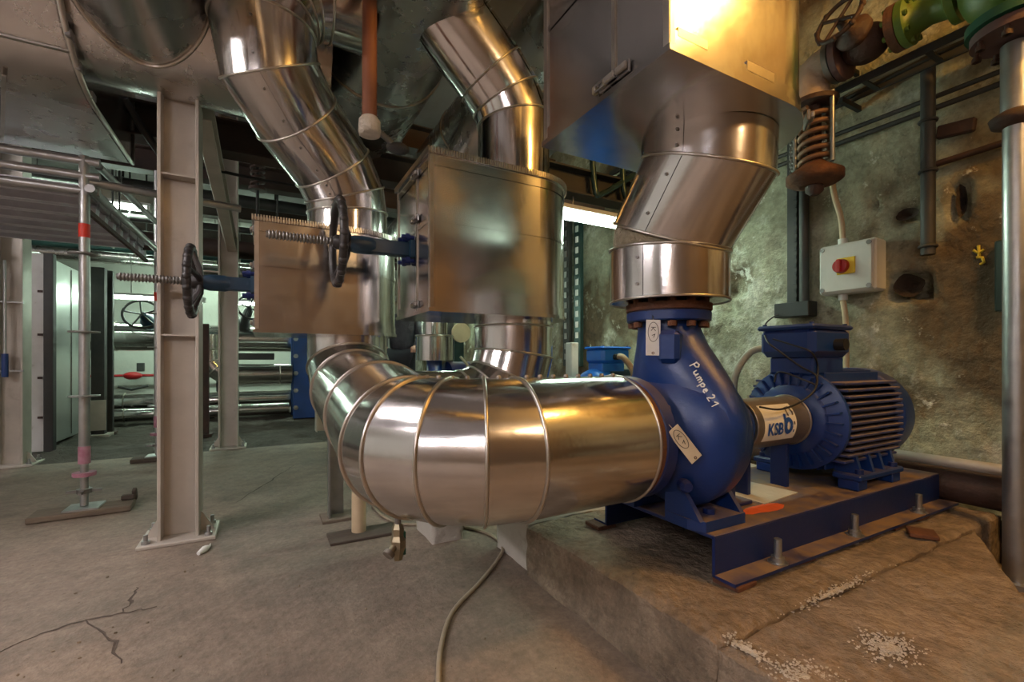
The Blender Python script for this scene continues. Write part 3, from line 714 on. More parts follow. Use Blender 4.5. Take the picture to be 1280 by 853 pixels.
for i, (x, y, a) in enumerate([(1.74, 1.235, .05), (2.22, 1.255, -.05), (2.85, 1.255, .05), (3.12, 1.25, .05), (3.42, 1.25, -.05), (1.68, 2.03, 0), (3.1, 1.09, .5)]):
    z = .313 if i < 6 else .315
    b = MB(); b.box((x, y, z+.004), (.13, .12, .022), .004, Matrix.Rotation(a, 3, 'Z'))
    tag(b.build('steel_shim', 'rust', None), ['rusty steel shim under the pump end of the blue base frame', 'rusty steel shim under the base frame edge by its first anchor bolt', 'rusty steel shim under the base frame edge past the middle anchor bolt', 'rusty steel shim under the base frame edge midway to the last anchor bolt', 'rusty steel shim under the base frame edge by its last anchor bolt', 'rusty steel shim below the big pipe at the base frame corner', 'loose rusty steel offcut lying on the plinth before the base frame'][i], 'shim', 'rusty steel shims')

# ================================================================== MOTOR
def motor(label, loc, rz, detail=True, body='blue_clean', group=None, k=1.0, tx=.17, tmat=None):
    # local: shaft end at x=0 looking to -x, axis at height .386, base at z=0
    t = thing('electric_motor', label, 'motor', loc, group, rz, True); t.scale = (k, k, k)
    h = .386
    MB().lathe([(0.0, .09), (.0, .20), (.02, .215), (.02, .215), (.04, .275), (.05, .305), (.05, .305), (.075, .305), (.075, .305), (.08, .25)], (0, 0, h), (1, 0, 0), 48).build('end_shield', body, t)
    MB().cyl((.1, 0, h), (.72, 0, h), .245, n=40).build('stator_housing', body, t)
    MB().lathe([(0, .25), (.0, .305), (.03, .308), (.15, .305), (.19, .29), (.215, .25), (.22, .2)], (.70, 0, h), (1, 0, 0), 48).build('fan_cover', 'blue_light' if not detail else body, t)
    if not detail:
        g = MB()
        for i in range(9):
            a = -0.9+i*.22; g.torus((.895+.004*i, 0, h), (1, 0, 0), .04+.024*i, .006, 28, 6)
        g.build('fan_grille', 'blue_light', t)
    for i in range(13):
        dz = -.222+i*.037; w_ = .302*(1-abs(dz/.302)**3.4)**(1/3.4)
        MB().box((.395, 0, h+dz), (.62, 2*w_, .015), .003).build('cooling_fin', 'fin_dust', t)
    for i in range(9):
        dy = -.16+i*.04; w_ = .300*(1-abs(dy/.30)**3.0)**(1/3.0)
        MB().box((.395, dy, h), (.62, .011, 2*w_), .003).build('cooling_fin', body, t)
    m = MB(); m.box((tx+.02, -.0, h+.325), (.34, .26, .11), .012); m.build('terminal_neck', tmat or body, t)
    tb = MB(); tb.box((tx, 0, h+.465), (.42, .33, .18), .035); tbo = tb.build('terminal_box', tmat or body, t)
    MB().box((tx, 0, h+.555), (.44, .35, .03), .014).build('terminal_lid', tmat or body, tbo)
    for sx in (-1, 1):
        for sy in (-1, 1): MB().cyl((tx+sx*.18, sy*.14, h+.565), (tx+sx*.18, sy*.14, h+.58), .014, n=6).build('lid_screw', 'navy', tbo)
    for sy in (-1, 1):
        MB().cyl((tx+.03, sy*.16, h+.45), (tx+.03, sy*.22, h+.45), .035, n=12).build('cable_gland', 'black_rubber', tbo)
        f = MB(); f.box((.40, sy*.245, .075), (.52, .15, .034), .008); fo = f.build('foot', body, t)
        f = MB()
        for xx in (.20, .34, .46, .60): f.prism([(sy*.16, .09), (sy*.30, .09), (sy*.27, .20), (sy*.20, .26)], xx-.012, xx+.012, 'x')
        f.prism([(sy*.16, .09), (sy*.19, .09), (sy*.24, .24), (sy*.20, .26)], .2, .6, 'x'); f.build('foot_rib', body, t)
        for xx in (.20, .60):
            p = MB(); p.box((xx, sy*.25, .03), (.10, .11, .058), .006); p.build('foot_pad', body, t)
            MB().cyl((xx, sy*.285, .092), (xx, sy*.285, .118), .024, n=6).build('foot_bolt', 'navy', t)
    if detail:
        for i in range(28):
            a = 2*PI*i/28; u_ = Vector((0, math.cos(a), math.sin(a)))
            MB().box(Vector((.022, 0, h))+u_*.235, (.03, .10, .010), 0, Matrix(((1, 0, 0), u_, Vector((1, 0, 0)).cross(u_))).transposed()).build('shield_rib', body, t)
    MB().tube([(.40, 0, h+.30), (.40, -.035, h+.33), (.40, 0, h+.365), (.40, .035, h+.33), (.40, 0, h+.30)], .010, 8).build('lifting_eye', body, t)
    return t
motor('large blue electric motor with dusty ribs on the base frame', (2.79, AY, 0.504), 0.0)
# coupling guard with maker's label
cg = thing('coupling_guard', 'grey metal coupling guard with a white label between pump and motor', 'guard', (2.5, AY, 0.504))
GR = .142
MB().lathe([(0, GR-.02), (0, GR), (0, GR), (.5, GR), (.5, GR), (.5, GR-.02)], (2.27, AY, AZ), (1, 0, 0), 48).build('shell', 'guard_grey', cg)
for x in (2.275, 2.765): MB().torus((x, AY, AZ), (1, 0, 0), GR+.002, .007, 48, 8).build('rim', 'guard_grey', cg)
for x in (2.34, 2.70): MB().box((x, AY, .63), (.03, .10, .26), .004).build('leg', 'navy', cg)
def wrap(x, q, o=.0): # x along the axis, q arc length up from the angle facing the aisle
    a = q/GR
    return Vector((x, AY-(GR+o)*math.cos(a), AZ+(GR+o)*math.sin(a)))
LX0, LX1, LQ0, LQ1 = 2.335, 2.625, -.085, .125
m = MB(); vs = [wrap(LX0+(LX1-LX0)*i/10, LQ0+(LQ1-LQ0)*j/10, .0015) for j in range(11) for i in range(11)]
m.add(vs, [(j*11+i, j*11+i+1, (j+1)*11+i+1, (j+1)*11+i) for j in range(10) for i in range(10)], True)
lab = m.build('label', 'label_white', cg, fixn=False)
def text_mesh(s, size, bold=0.0):
    cu = bpy.data.curves.new('t', 'FONT'); cu.body = s; cu.size = size; cu.offset = bold; cu.resolution_u = 3
    o = bpy.data.objects.new('t', cu); COL.objects.link(o)
    dg = bpy.context.evaluated_depsgraph_get(); me = bpy.data.meshes.new_from_object(o.evaluated_get(dg))
    v = [p.co.copy() for p in me.vertices]; f = [tuple(p.vertices) for p in me.polygons]
    bpy.data.objects.remove(o); bpy.data.curves.remove(cu); bpy.data.meshes.remove(me); return v, f
v, f = text_mesh('KSB', .085, .0022)
m = MB(); m.add([wrap(2.36+p.x*.95, -.045+p.y*1.05, .0065) for p in v], f, True); m.build('lettering', 'logo_blue', lab, fixn=False)
lg = MB()
ringp = [(2.545+.028*math.cos(a), -.004+.034*math.sin(a)) for a in [2*PI*i/24 for i in range(24)]]
def ribbon(mb, pts, w_, o):
    vs = []; fs = []
    for i, p in enumerate(pts):
        a = Vector(pts[max(i-1, 0)]); b = Vector(pts[min(i+1, len(pts)-1)]); d = (b-a).normalized(); nn = Vector((-d.y, d.x))*w_/2
        vs += [wrap(p[0]+nn.x, p[1]+nn.y, o), wrap(p[0]-nn.x, p[1]-nn.y, o)]
        if i: fs.append((2*i-2, 2*i-1, 2*i+1, 2*i))
    mb.add(vs, fs, True)
ribbon(lg, ringp+[ringp[0]], .024, .0055); ribbon(lg, [(2.520, -.004), (2.518, .03), (2.520, .062)], .022, .0058)
ribbon(lg, [(2.588, -.034), (2.600, -.034)], .014, .0055); lg.build('logo', 'logo_blue', lab, fixn=False)
lg = MB(); ribbon(lg, [(2.555, .05), (2.555, .095), (2.59, .10), (2.602, .07), (2.602, .0)], .014, .0045); lg.build('logo_shade', 'guard_grey', lab, fixn=False)
# loose sensor wires hanging over motor and guard
def hang(name, label, pts, r, mat, cat='cable', n=8, group=None, sub=8):
    P = [Vector(p) for p in pts]; out = []
    for i in range(len(P)-1):
        a = P[max(i-1, 0)]; b = P[i]; c = P[i+1]; d = P[min(i+2, len(P)-1)]
        for k in range(sub):
            t = k/sub
            out.append(0.5*((2*b)+(c-a)*t+(2*a-5*b+4*c-d)*t*t+(3*b-a-3*c+d)*t**3))
    out.append(P[-1]); m = MB(); m.tube(out, r, n)
    return tag(m.build(name, mat, None), label, cat, group)
hang('sensor_cable', 'thin black sensor cable looping from the wall channel down over motor and guard', [onX(972, 393, 4.1), onX(957, 405, 3.2), onX(958, 425, 2.66), onX(975, 440, 2.66), onX(1000, 458, 2.75), onX(1020, 470, 2.83), onX(1018, 488, 2.75), onX(1000, 503, 2.62), onX(975, 512, 2.42), onX(950, 509, 2.24)], .0055, 'black_rubber')
hang('sensor_cable', 'thin black sensor cable draped across the terminal box of the large motor', [onX(966, 424, 2.70), onX(992, 432, 2.70), onX(1013, 440, 2.72), onX(1022, 456, 2.85), onX(1020, 480, 2.80), onX(1012, 478, 2.72), onX(975, 465, 2.70), onX(968, 478, 2.70)], .005, 'black_rubber')
hang('motor_cable', 'thick grey power cable curving behind the terminal box', [(3.0, 1.87, 1.33), (2.96, 1.98, 1.30), (2.90, 2.05, 1.14), (2.90, 2.06, .9), (2.95, 2.05, .55)], .024, 'cable_grey', sub=10)

# ================================================================== RIGHT WALL FITTINGS
XA = 4.06
a0 = onX(1060, 335, XA+.04)
sb = thing('switch_box', 'pale plastic isolator box with red and yellow rotary switch on the wall', 'switch box', (XA+.12, a0.y, a0.z-.21))
MB().box((XA+.10, a0.y, a0.z), (.17, .40, .40), .015).build('housing', 'white_plastic', sb)
MB().box((XA+.005, a0.y, a0.z), (.03, .38, .38), .012).build('lid', 'white_plastic', sb)
for sy in (-1, 1):
    for sz in (-1, 1): MB().cyl((XA-.016, a0.y+sy*.165, a0.z+sz*.165), (XA-.005, a0.y+sy*.165, a0.z+sz*.165), .018, n=10).build('lid_screw', 'steel', sb)
MB().box((XA-.014, a0.y-.01, a0.z+.01), (.012, .13, .13), .004).build('switch_plate', 'yellow', sb)
k_ = MB(); k_.cyl((XA-.02, a0.y+.02, a0.z+.01), (XA-.05, a0.y+.02, a0.z+.01), .058, .052, 24); ko = k_.build('rotary_knob', 'red', sb)
MB().box((XA-.062, a0.y+.02, a0.z+.01), (.026, .028, .10), .004).build('knob_grip', 'red', ko)
for sz in (-1, 1): MB().cyl((XA+.09, a0.y+.06, a0.z+sz*.20), (XA+.09, a0.y+.06, a0.z+sz*.25), .034, n=12).build('cable_gland', 'white_plastic', sb)
hang('conduit', 'pale flexible conduit running up from the isolator box', [(XA+.09, a0.y+.06, a0.z+.25), onX(1051, 272, XA+.05), onX(1044, 248, XA), onX(1039, 222, XA-.1)], .022, 'cream_pipe', 'conduit')
hang('conduit', 'pale conduit dropping from the isolator box behind the large motor', [(XA+.09, a0.y+.06, a0.z-.25), onX(1057, 400, XA+.09), onX(1058, 440, XA+.09), onX(1058, 500, XA+.09)], .022, 'cream_pipe', 'conduit')
# vertical cable channel with tubes
g0 = onX(998, 180, XW-.05); g1 = onX(998, 395, XW-.05)
ch = thing('cable_channel', 'dark vertical cable channel on the wall above the large motor', 'cable channel', (XW-.06, g0.y, g1.z))
zz = (g1.z, g0.z+.4)
MB().box((XW-.05, g0.y+.04, sum(zz)/2), (.06, .09, zz[1]-zz[0]), .004).build('tray', 'dark_steel', ch)
MB().cyl((XW-.07, g0.y-.06, zz[0]), (XW-.07, g0.y-.06, zz[1]), .038, n=14).build('tube', 'dark_steel', ch)
MB().box((XW-.10, g0.y-.0, zz[0]+.05), (.14, .30, .13), .006).build('junction_box', 'black_rubber', ch)
mm = MB()
for i in range(24): mm.box((XW-.085, g0.y+.005, zz[0]+.15+i*.075), (.012, .02, .035))
stuff(mm.build('tray_slots', 'black_rubber', ch))
# dark vertical pipe with stub
q0 = onX(1160, 110, XW-.08); q1 = onX(1165, 318, XW-.08)
wp = thing('wall_pipe', 'dark vertical iron pipe stub on the stained wall', 'pipe', (XW-.08, q0.y, q1.z))
MB().cyl((XW-.08, q0.y, q1.z), (XW-.08, q0.y, q0.z+.25), .042, n=16).build('pipe', 'dark_steel', wp)
for f_ in (.05, .5, .8): MB().torus((XW-.08, q0.y, q1.z+(q0.z-q1.z)*f_), (0, 0, 1), .046, .012, 20, 6).build('clamp', 'dark_steel', wp)
q2, q3 = onX(1171, 205, XW-.04), onX(1262, 176, XW-.04)
MB().cyl(q2, q3, .022, n=10).build('side_branch', 'rust_dark', wp)
q = onX(1195, 161, XW-.02); b = MB(); b.box((XW-.02, q.y, q.z), (.05, .20, .09), .008, Matrix.Rotation(.12, 3, 'X')); tag(b.build('wall_plate', 'rust_dark', None), 'rusty plate left in the wall beside the dark pipe', 'plate')
q = onX(1253, 345, XW-.05); b = MB(); b.box((XW-.04, q.y, q.z), (.08, .06, .46), .008); tag(b.build('wall_panel', 'green_pipe', None), 'small grey-green panel on the wall behind the galvanised post', 'panel')
ym = MB()
for st in ([(1217, 313), (1223, 317), (1230, 312)], [(1223, 307), (1224, 320), (1221, 322)], [(1221, 322), (1228, 322), (1230, 328), (1225, 331)]):
    ym.tube([onX(*p, XW-.012) for p in st], .009, 6)
tag(ym.build('paint_mark', 'yellow_paint', None), 'yellow painted squiggle on the stained wall', 'paint mark')
# galvanised post, right
gp = thing('steel_post', 'galvanised round steel post standing before the stained wall', 'post', (3.66, .877, 0))
MB().cyl((3.66, .877, 0), (3.66, .877, 2.55), .054, n=32).build('tube', 'galv', gp)
MB().cyl((3.66, .877, 0), (3.66, .877, .03), .10, n=24).build('foot_plate', 'galv', gp)
MB().cyl((3.66, .877, 2.62), (3.66, .877, 3.0), .062, n=32).build('upper_tube', 'galv', gp)
MB().lathe([(0, .058), (.02, .10), (.06, .11), (.09, .065)], (3.66, .877, 2.54), (0, 0, 1), 20).build('bracket', 'rust_dark', gp)
# cable trays along the top of the wall
for i, (zz, xx, lab) in enumerate([(3.34, 4.02, 'lower dark cable tray along the stained wall'), (3.62, 3.98, 'upper dark cable tray along the stained wall')]):
    t = thing('cable_tray', lab, 'cable tray', (xx, 1.5, zz), 'cable trays along the wall')
    for dx in (-.11, .11): MB().box((xx+dx, 1.9, zz), (.012, 5.2, .055)).build('side_rail', 'dark_steel', t)
    for k in range(14): MB().box((xx, -.5+k*.37, zz-.015), (.21, .035, .012)).build('rung', 'dark_steel', t)
    for k in range(5):
        MB().box((xx+.10, -.3+k*1.1, zz-.05), (.30, .03, .04)).build('wall_arm', 'dark_steel', t)
    for k in range(3):
        pts = [(xx-.07+.06*k+.02*math.sin(j+k), -.7+j*.52, zz+.008+.012*math.sin(j*1.7+k)) for j in range(11)]
        m = MB(); m.tube(pts, .018, 8); m.build('cable', 'black_rubber' if k != 1 else 'cable_grey', t)
hang('wall_conduit', 'thin dark conduit along the wall under the cable trays', [(4.19, 3.6, 3.04), (4.19, 2.4, 3.05), (4.19, 1.2, 3.04), (4.19, .2, 3.05)], .02, 'dark_steel', 'conduit')
hang('wall_conduit', 'second thin dark conduit along the wall close under the cable trays', [(4.19, 3.6, 3.12), (4.19, 2.4, 3.13), (4.19, 1.2, 3.12), (4.19, .2, 3.13)], .018, 'dark_steel', 'conduit')

# ---- old valve line high on the right
VX, VZ = 3.70, 3.44
sv = thing('spring_valve', 'rusty spring loaded valve hanging in front of the wall', 'valve', (VX, 1.95, 2.55))
sy_ = 1.95
MB().lathe([(0, .10), (.02, .16), (.04, .19), (.09, .19), (.11, .16), (.15, .10), (.18, .07)], (VX, sy_, 2.58), (0, 0, 1), 32).build('diaphragm_case', 'rust', sv)
MB().lathe([(0, .03), (.03, .06), (.08, .06)], (VX, sy_, 2.51), (0, 0, 1), 16).build('diaphragm_cap', 'rust_dark', sv)
pts = [(VX+.095*math.cos(a), sy_+.095*math.sin(a), 2.74+.42*a/(2*PI*6.5)) for a in [2*PI*6.5*i/156 for i in range(157)]]
MB().tube(pts, .019, 8).build('coil_spring', 'spring', sv)
MB().cyl((VX, sy_, 2.74), (VX, sy_, 3.25), .045, n=14).build('spindle', 'rust_dark', sv)
for sy in (-1, 1): MB().cyl((VX-.02, sy_+sy*.135, 2.72), (VX-.02, sy_+sy*.135, 3.24), .016, n=10).build('tie_rod', 'galv', sv)
mm = MB()
for i in range(13): mm.torus((VX-.02, sy_+.165, 2.72+i*.03), (0, 1, .3 if i % 2 else -.3), .014, .005, 12, 5)
mm.build('chain', 'galv', sv)
MB().lathe([(0, .15), (.03, .16), (.05, .12)], (VX, sy_, 3.19), (0, 0, 1), 24).build('top_plate', 'rust_dark', sv)
ov = thing('valve_line', 'old pipe line with plastered bend and flanges high along the wall', 'pipe', (VX, 1.6, 3.3))
bend = arc((VX, 1.86, 3.34), (0, 1, 0), (0, 0, 1), .12, 0, PI/2, 6)
MB().tube([(VX, 1.98, 3.20)]+bend+[(VX, 1.82, 3.46)], [.12, .13, .135, .135, .13, .125, .125, .125, .12], 20).build('plastered_bend', 'pink_plaster', ov)
MB().lathe([(0, .16), (.035, .16), (.035, .16)], (VX, 1.83, 3.46), (0, -1, 0), 32).build('flange', 'steel', ov)
MB().lathe([(0, .165), (.04, .165), (.04, .165), (.05, .09)], (VX, 1.785, 3.46), (0, -1, 0), 32).build('flange', 'purple_rust', ov)
MB().cyl((VX, 1.78, 3.46), (VX, .0, 3.46), .062, n=20).build('pipe', 'rust_dark', ov)
gv = thing('globe_valve', 'rusty brown globe valve with small handwheel high on the wall line', 'valve', (VX, 1.62, 3.34))
MB().sphere((VX, 1.61, 3.46), .125, 24, 14, (1, 1.15, 1)).build('body', 'rust_dark', gv)
bd = Vector((-.95, .12, .32)).normalized(); bc = Vector((VX, 1.61, 3.46))
MB().lathe([(0, .09), (.10, .085), (.12, .11), (.16, .11), (.18, .05), (.30, .03)], bc, bd, 20).build('bonnet', 'rust_dark', gv)
wc = bc+bd*.30; mm = MB(); mm.torus(wc, bd, .145, .015, 32, 8); wo = mm.build('handwheel', 'rust_dark', gv)
fx, fy = frame(bd)
for i in range(4):
    a = PI/2*i+.5; MB().cyl(wc, wc+(fx*math.cos(a)+fy*math.sin(a))*.145, .012, n=8).build('spoke', 'rust_dark', wo)
mm = MB()
for i in range(8):
    a = 2*PI*i/8; mm.sphere(wc+(fx*math.cos(a)+fy*math.sin(a))*.150, .019, 8, 6)
stuff(mm.build('wheel_grips', 'rust_dark', wo))
gg = thing('check_valve', 'green and rusty flanged valve between the brown valve and the green one', 'valve', (VX, 1.32, 3.3))
MB().lathe([(0, .15), (.05, .15), (.05, .15)], (VX, 1.455, 3.46), (0, -1, 0), 28).build('flange', 'rust', gg)
MB().lathe([(0, .15), (.04, .15), (.04, .15), (.06, .10), (.14, .085), (.22, .10), (.24, .15), (.24, .15), (.28, .15)], (VX, 1.40, 3.46), (0, -1, 0), 28).build('body', 'green_valve', gg)
bolt_circle(gg, (VX, 1.405, 3.46), (0, 1, 0), .125, 8, .018, .14, 'green_valve')
gt = thing('large_valve', 'big green valve body with flanges in the upper corner above the post', 'valve', (3.62, .86, 3.0))
MB().sphere((3.62, .86, 3.36), .24, 28, 16, (1, 1, 1.05)).build('body', 'green_valve', gt)
MB().lathe([(0, .21), (.05, .21), (.05, .21), (.07, .14), (.12, .13)], (3.62, .86, 3.08), (0, 0, 1), 32).build('flange', 'green_dark', gt)
MB().lathe([(0, .19), (.05, .19), (.05, .19)], (3.62, .86, 3.02), (0, 0, 1), 32).build('counter_flange', 'purple_rust', gt)
bolt_circle(gt, (3.62, .86, 3.05), (0, 0, 1), .165, 8, .022, .16, 'rust_dark')
MB().lathe([(0, .16), (.05, .16), (.05, .16), (.08, .10), (.2, .09)], (3.62, .86, 3.36), (-.2, -.6, .75), 20).build('bonnet', 'green_dark', gt)
# pipes on the ground by the wall
for i, (x, z, r, lab, mt) in enumerate([(4.02, .42, .11, 'thick dark lagged pipe along the foot of the wall', 'rust_dark'), (4.10, .16, .07, 'thin dark pipe low along the foot of the wall', 'dark_steel'), (3.93, .58, .035, 'slim pale pipe on top of the pipes along the wall foot', 'galv_beam')]):
    t = thing('floor_pipe', lab, 'pipe', (x, .8, z-r)); MB().cyl((x, -1.0, z), (x, 3.1, z), r, n=24).build('tube', mt, t)
    for yy in (-.4, .9, 2.4):
        MB().box((x, yy, (z-r)/2), (.06, .05, z-r+.004)).build('stand', 'dark_steel', t)
        MB().torus((x, yy, z), (0, 1, 0), r+.004, .008, 24, 6).build('clamp', 'dark_steel', t)

# ---- rubble and mortar spills
rr = random.Random(11)
def stone(c, s, mat):
    m = MB(); m.sphere(c, s, 6, 5, (rr.uniform(.7, 1.3), rr.uniform(.7, 1.3), rr.uniform(.4, .8)))
    m.v = [p+Vector((rr.uniform(-.25, .25), rr.uniform(-.25, .25), rr.uniform(-.1, .1)))*s for p in m.v]; m.sm = [False]*len(m.sm); return m
def spill(label, px, py, n, sx, sy, z, mat='mortar'):
    c = onZ(px, py, z); m = MB()
    for i in range(n):
        q = Vector((rr.gauss(0, sx), rr.gauss(0, sy), 0)); s = rr.uniform(.0015, .005)
        o = stone(c+q+Vector((0, 0, s*.2)), s, mat); m.add(o.v, o.f)
    # a low heap in the middle
    rings = []
    for k in range(5):
        R = (1-k/4)**.7; rings.append([c+Vector((math.cos(a)*sx*.8*R*(1+.35*fbm(math.cos(a)*2, math.sin(a)*2, px)), math.sin(a)*sy*.8*R*(1+.35*fbm(math.cos(a)*2+3, math.sin(a)*2, py)), -.006+.014*(k/4))) for a in [2*PI*i/24 for i in range(24)]])
    m.ring_loft(rings, True, True)
    o = m.build('mortar_spill', mat, None); o['kind'] = 'stuff'
    return tag(o, label, 'mortar')
spill('white mortar spill on the brown slab, the larger heap of two', 1110, 808, 420, .05, .035, .290)
spill('white mortar spill at the near edge of the brown slab', 1008, 848, 420, .045, .035, .288)
spill('scattered mortar crumbs along the seam before the pump plinth', 935, 812, 220, .015, .06, .292)
spill('mortar crumbs along the rough seam beside the base frame', 1045, 738, 260, .16, .012, .296)
m = MB()
for i in range(170):
    px, py = rr.uniform(0, 820), rr.uniform(600, 853); p = onZ(px, py, 0); s = rr.choice((.0025, .003, .003, .004, .004, .007))
    if p.x > 1.28: continue
    o = stone(p+Vector((0, 0, s*.35)), s, 'plinth'); m.add(o.v, o.f)
o = m.build('floor_grit', 'plinth', None, (0, 2.5, 0)); o['kind'] = 'stuff'; tag(o, 'small pale grit and crumbs scattered over the concrete floor', 'grit')
p = onZ(256, 690, 0); m = MB(); m.tube([p+Vector((-.03, -.05, .012)), p+Vector((.0, 0, .018)), p+Vector((.02, .07, .008)), p+Vector((.02, .12, .006))], [.012, .022, .008, .003], 8)
tag(m.build('plastic_scrap', 'label_white', None), 'crumpled white plastic scrap on the floor by the column foot', 'scrap')
# hose on the floor
hp = [(548, 860), (551, 810), (566, 765), (600, 728), (622, 700), (628, 684), (612, 668), (578, 659), (540, 656), (500, 655), (478, 645), (466, 632)]
P = [onZ(*p, .012) for p in hp]
hang('floor_cable', 'beige cable curling across the concrete floor from under the elbow', P, .011, 'hose', 'cable', 8, None, 8)
p = onZ(568, 661, .02); m = MB(); m.box(p+Vector((0, 0, .004)), (.09, .035, .018), .004, Matrix.Rotation(.6, 3, 'Z')); tag(m.build('cable_label', 'label_white', None), 'small white paper label lying on the beige floor cable', 'label')
# ================================================================== OVERHEAD DUCTS
BPY, BPR = 3.83, 0.47; BPZ = 3.53
od = thing('overhead_pipe', 'huge dull sheet clad pipe crossing overhead above the columns', 'pipe', (-2, BPY, BPZ-BPR))
clad_pipe(od, [(-6.98, BPY, BPZ), (-4.2, BPY, BPZ), (-2.1, BPY, BPZ), (-.05, BPY, BPZ), (.42, BPY, BPZ)], BPR, 'alu_old', n=80, bead=.010)
br = thing('overhead_branch', 'dull sheet clad branch pipe leaving the huge overhead pipe towards the aisle', 'pipe', (-.62, 2.5, 3.1))
clad_pipe(br, [(-.64, BPY-.2, 3.46), (-.64, 2.2, 3.46), (-.64, .4, 3.46)], .345, 'alu_old', n=64, seam=[40, 40])
sd = []      # saddle seam where the branch meets the pipe
for i in range(72):
    a = 2*PI*i/72; z = 3.46+.352*math.sin(a); x = -.64+.352*math.cos(a); dz = z-BPZ
    sd.append((x, BPY-math.sqrt(max(BPR**2-dz*dz, 0.01))-.002, z))
MB().tube(sd, .012, 8, close=True).build('saddle_seam', 'bead', br)
# box on the overhead pipe: rounded front, flat back
ob = thing('overhead_box', 'large sheet metal box wrapped round the huge overhead pipe', 'valve box', (-1.9, 4.2, 2.93))
BOY = 4.0; X1_, X0_ = -1.0, -3.6; zb, R_ = 2.93, .75; yb = 4.98
P = [(yb, zb), (BOY, zb)]+[(BOY-R_*math.sin(PI*i/28), zb+R_-R_*math.cos(PI*i/28)) for i in range(1, 28)]+[(BOY, zb+2*R_), (yb, zb+2*R_)]
m = MB(); A = P[1:-1]
m.add([(X0_, *p) for p in A]+[(X1_, *p) for p in A], [(i, i+1, len(A)+i+1, len(A)+i) for i in range(len(A)-1)], True)
for a, b in ((P[-2], P[-1]), (P[-1], P[0]), (P[0], P[1])): m.add([(X0_, *a), (X0_, *b), (X1_, *b), (X1_, *a)], [(0, 1, 2, 3)])
m.build('shell', 'alu_old', ob)
for x in (X0_, X1_): MB().prism([p for p in P], x-.012, x+.012, 'x').build('end_wall', 'alu_box', ob)
cp = MB(); cp.tube([(X1_+.012, *p) for p in P], .016, 8, close=True); cp.build('edge_bead', 'bead', ob)
for y in (BOY-.42,):
    z = zb+R_-math.sqrt(R_**2-.42**2); MB().box(((X0_+X1_)/2, y, z-.004), (X1_-X0_, .025, .01)).build('lap_strip', 'bead', ob)
MB().box((-1.55, 4.35, zb-.004), (.02, 1.2, .008), 0, Matrix.Rotation(.35, 3, 'Z')).build('lap_strip', 'bead', ob)
for i in range(3): MB().box((X1_+.02, [3.52, 3.68, 3.9][i], [3.12, 3.02, 2.96][i]), (.03, .07, .05), .006).build('clip', 'steel', ob)

yd = thing('overhead_duct', 'broad dark sheet clad duct running overhead into the depth', 'duct', (.85, 4, 3.40))
clad_pipe(yd, [(.86, .9, 3.96), (.86, 2.55, 3.96), (.86, 3.9, 3.96), (.86, 5.2, 3.96), (.86, 6.15, 3.96)], .56, 'alu_old', n=72, bead=.010, caps=(.02, .02))
y2 = thing('overhead_duct', 'narrower dark sheet clad duct beside the broad one overhead', 'duct', (1.9, 4, 3.1))
clad_pipe(y2, [(1.95, 1.9, 3.78), (1.95, 3.3, 3.78), (1.95, 4.7, 3.78), (1.95, 6.15, 3.78)], .27, 'alu_old', n=56, bead=.009, caps=(.02, .02))
y3 = thing('overhead_duct', 'dark sheet clad pipe slanting down behind the middle riser', 'duct', (1.3, 4.2, 2.9))
clad_pipe(y3, [(1.95, 3.55, 3.72), (1.78, 4.15, 3.22), (1.62, 4.75, 2.88), (1.62, 6.2, 2.86)], .23, 'alu_old', n=48, bead=.009, caps=(.02, .02))
# painted drop pipe with plastered end
rp = onY(462, 158, 2.67)
dpp = thing('drop_pipe', 'red-brown painted pipe hanging from above with a plastered white end', 'pipe', (rp.x, rp.y, rp.z-.05))
MB().cyl((rp.x, rp.y, rp.z), (rp.x, rp.y, ZC-.3), .041, n=20).build('tube', 'primer', dpp)
MB().lathe([(0, .025), (0, .058), (.02, .062), (.08, .06), (.10, .045)], (rp.x, rp.y, rp.z-.05), (0, 0, 1), 20).build('plastered_end', 'mortar', dpp)
vz = thing('pipe_valve', 'small dark lever valve beside the plastered pipe end', 'valve', (rp.x+.14, rp.y+.1, rp.z-.06))
MB().tube([(rp.x+.05, rp.y+.03, rp.z), (rp.x+.12, rp.y+.08, rp.z-.01), (rp.x+.2, rp.y+.12, rp.z-.05)], .018, 8).build('arm', 'steel', vz)
MB().sphere((rp.x+.19, rp.y+.11, rp.z-.04), .06, 14, 8, (1.2, .8, .6)).build('head', 'dark_steel', vz)

def ibeam(name, label, cat, a, b, h, wd, mat, group=None, th=.02, vert=False, base=None):
    a, b = Vector(a), Vector(b); t = thing(name, label, cat, a if a.z < b.z else (a.x, a.y, min(a.z, b.z)), group)
    d = (b-a).normalized(); L = (b-a).length; c = (a+b)/2
    if vert: W_, H_ = Vector((0, 1, 0)), Vector((1, 0, 0))
    else: H_ = Vector((0, 0, 1)); W_ = d.cross(H_).normalized(); H_ = W_.cross(d).normalized()
    M = Matrix((d, W_, H_)).transposed()
    MB().box(c, (L, th*.7, h-2*th), 0, M).build('web', mat, t)
    for s in (-1, 1): MB().box(c+H_*s*(h/2-th/2), (L, wd, th), .003, M).build('flange', mat, t)
    return t
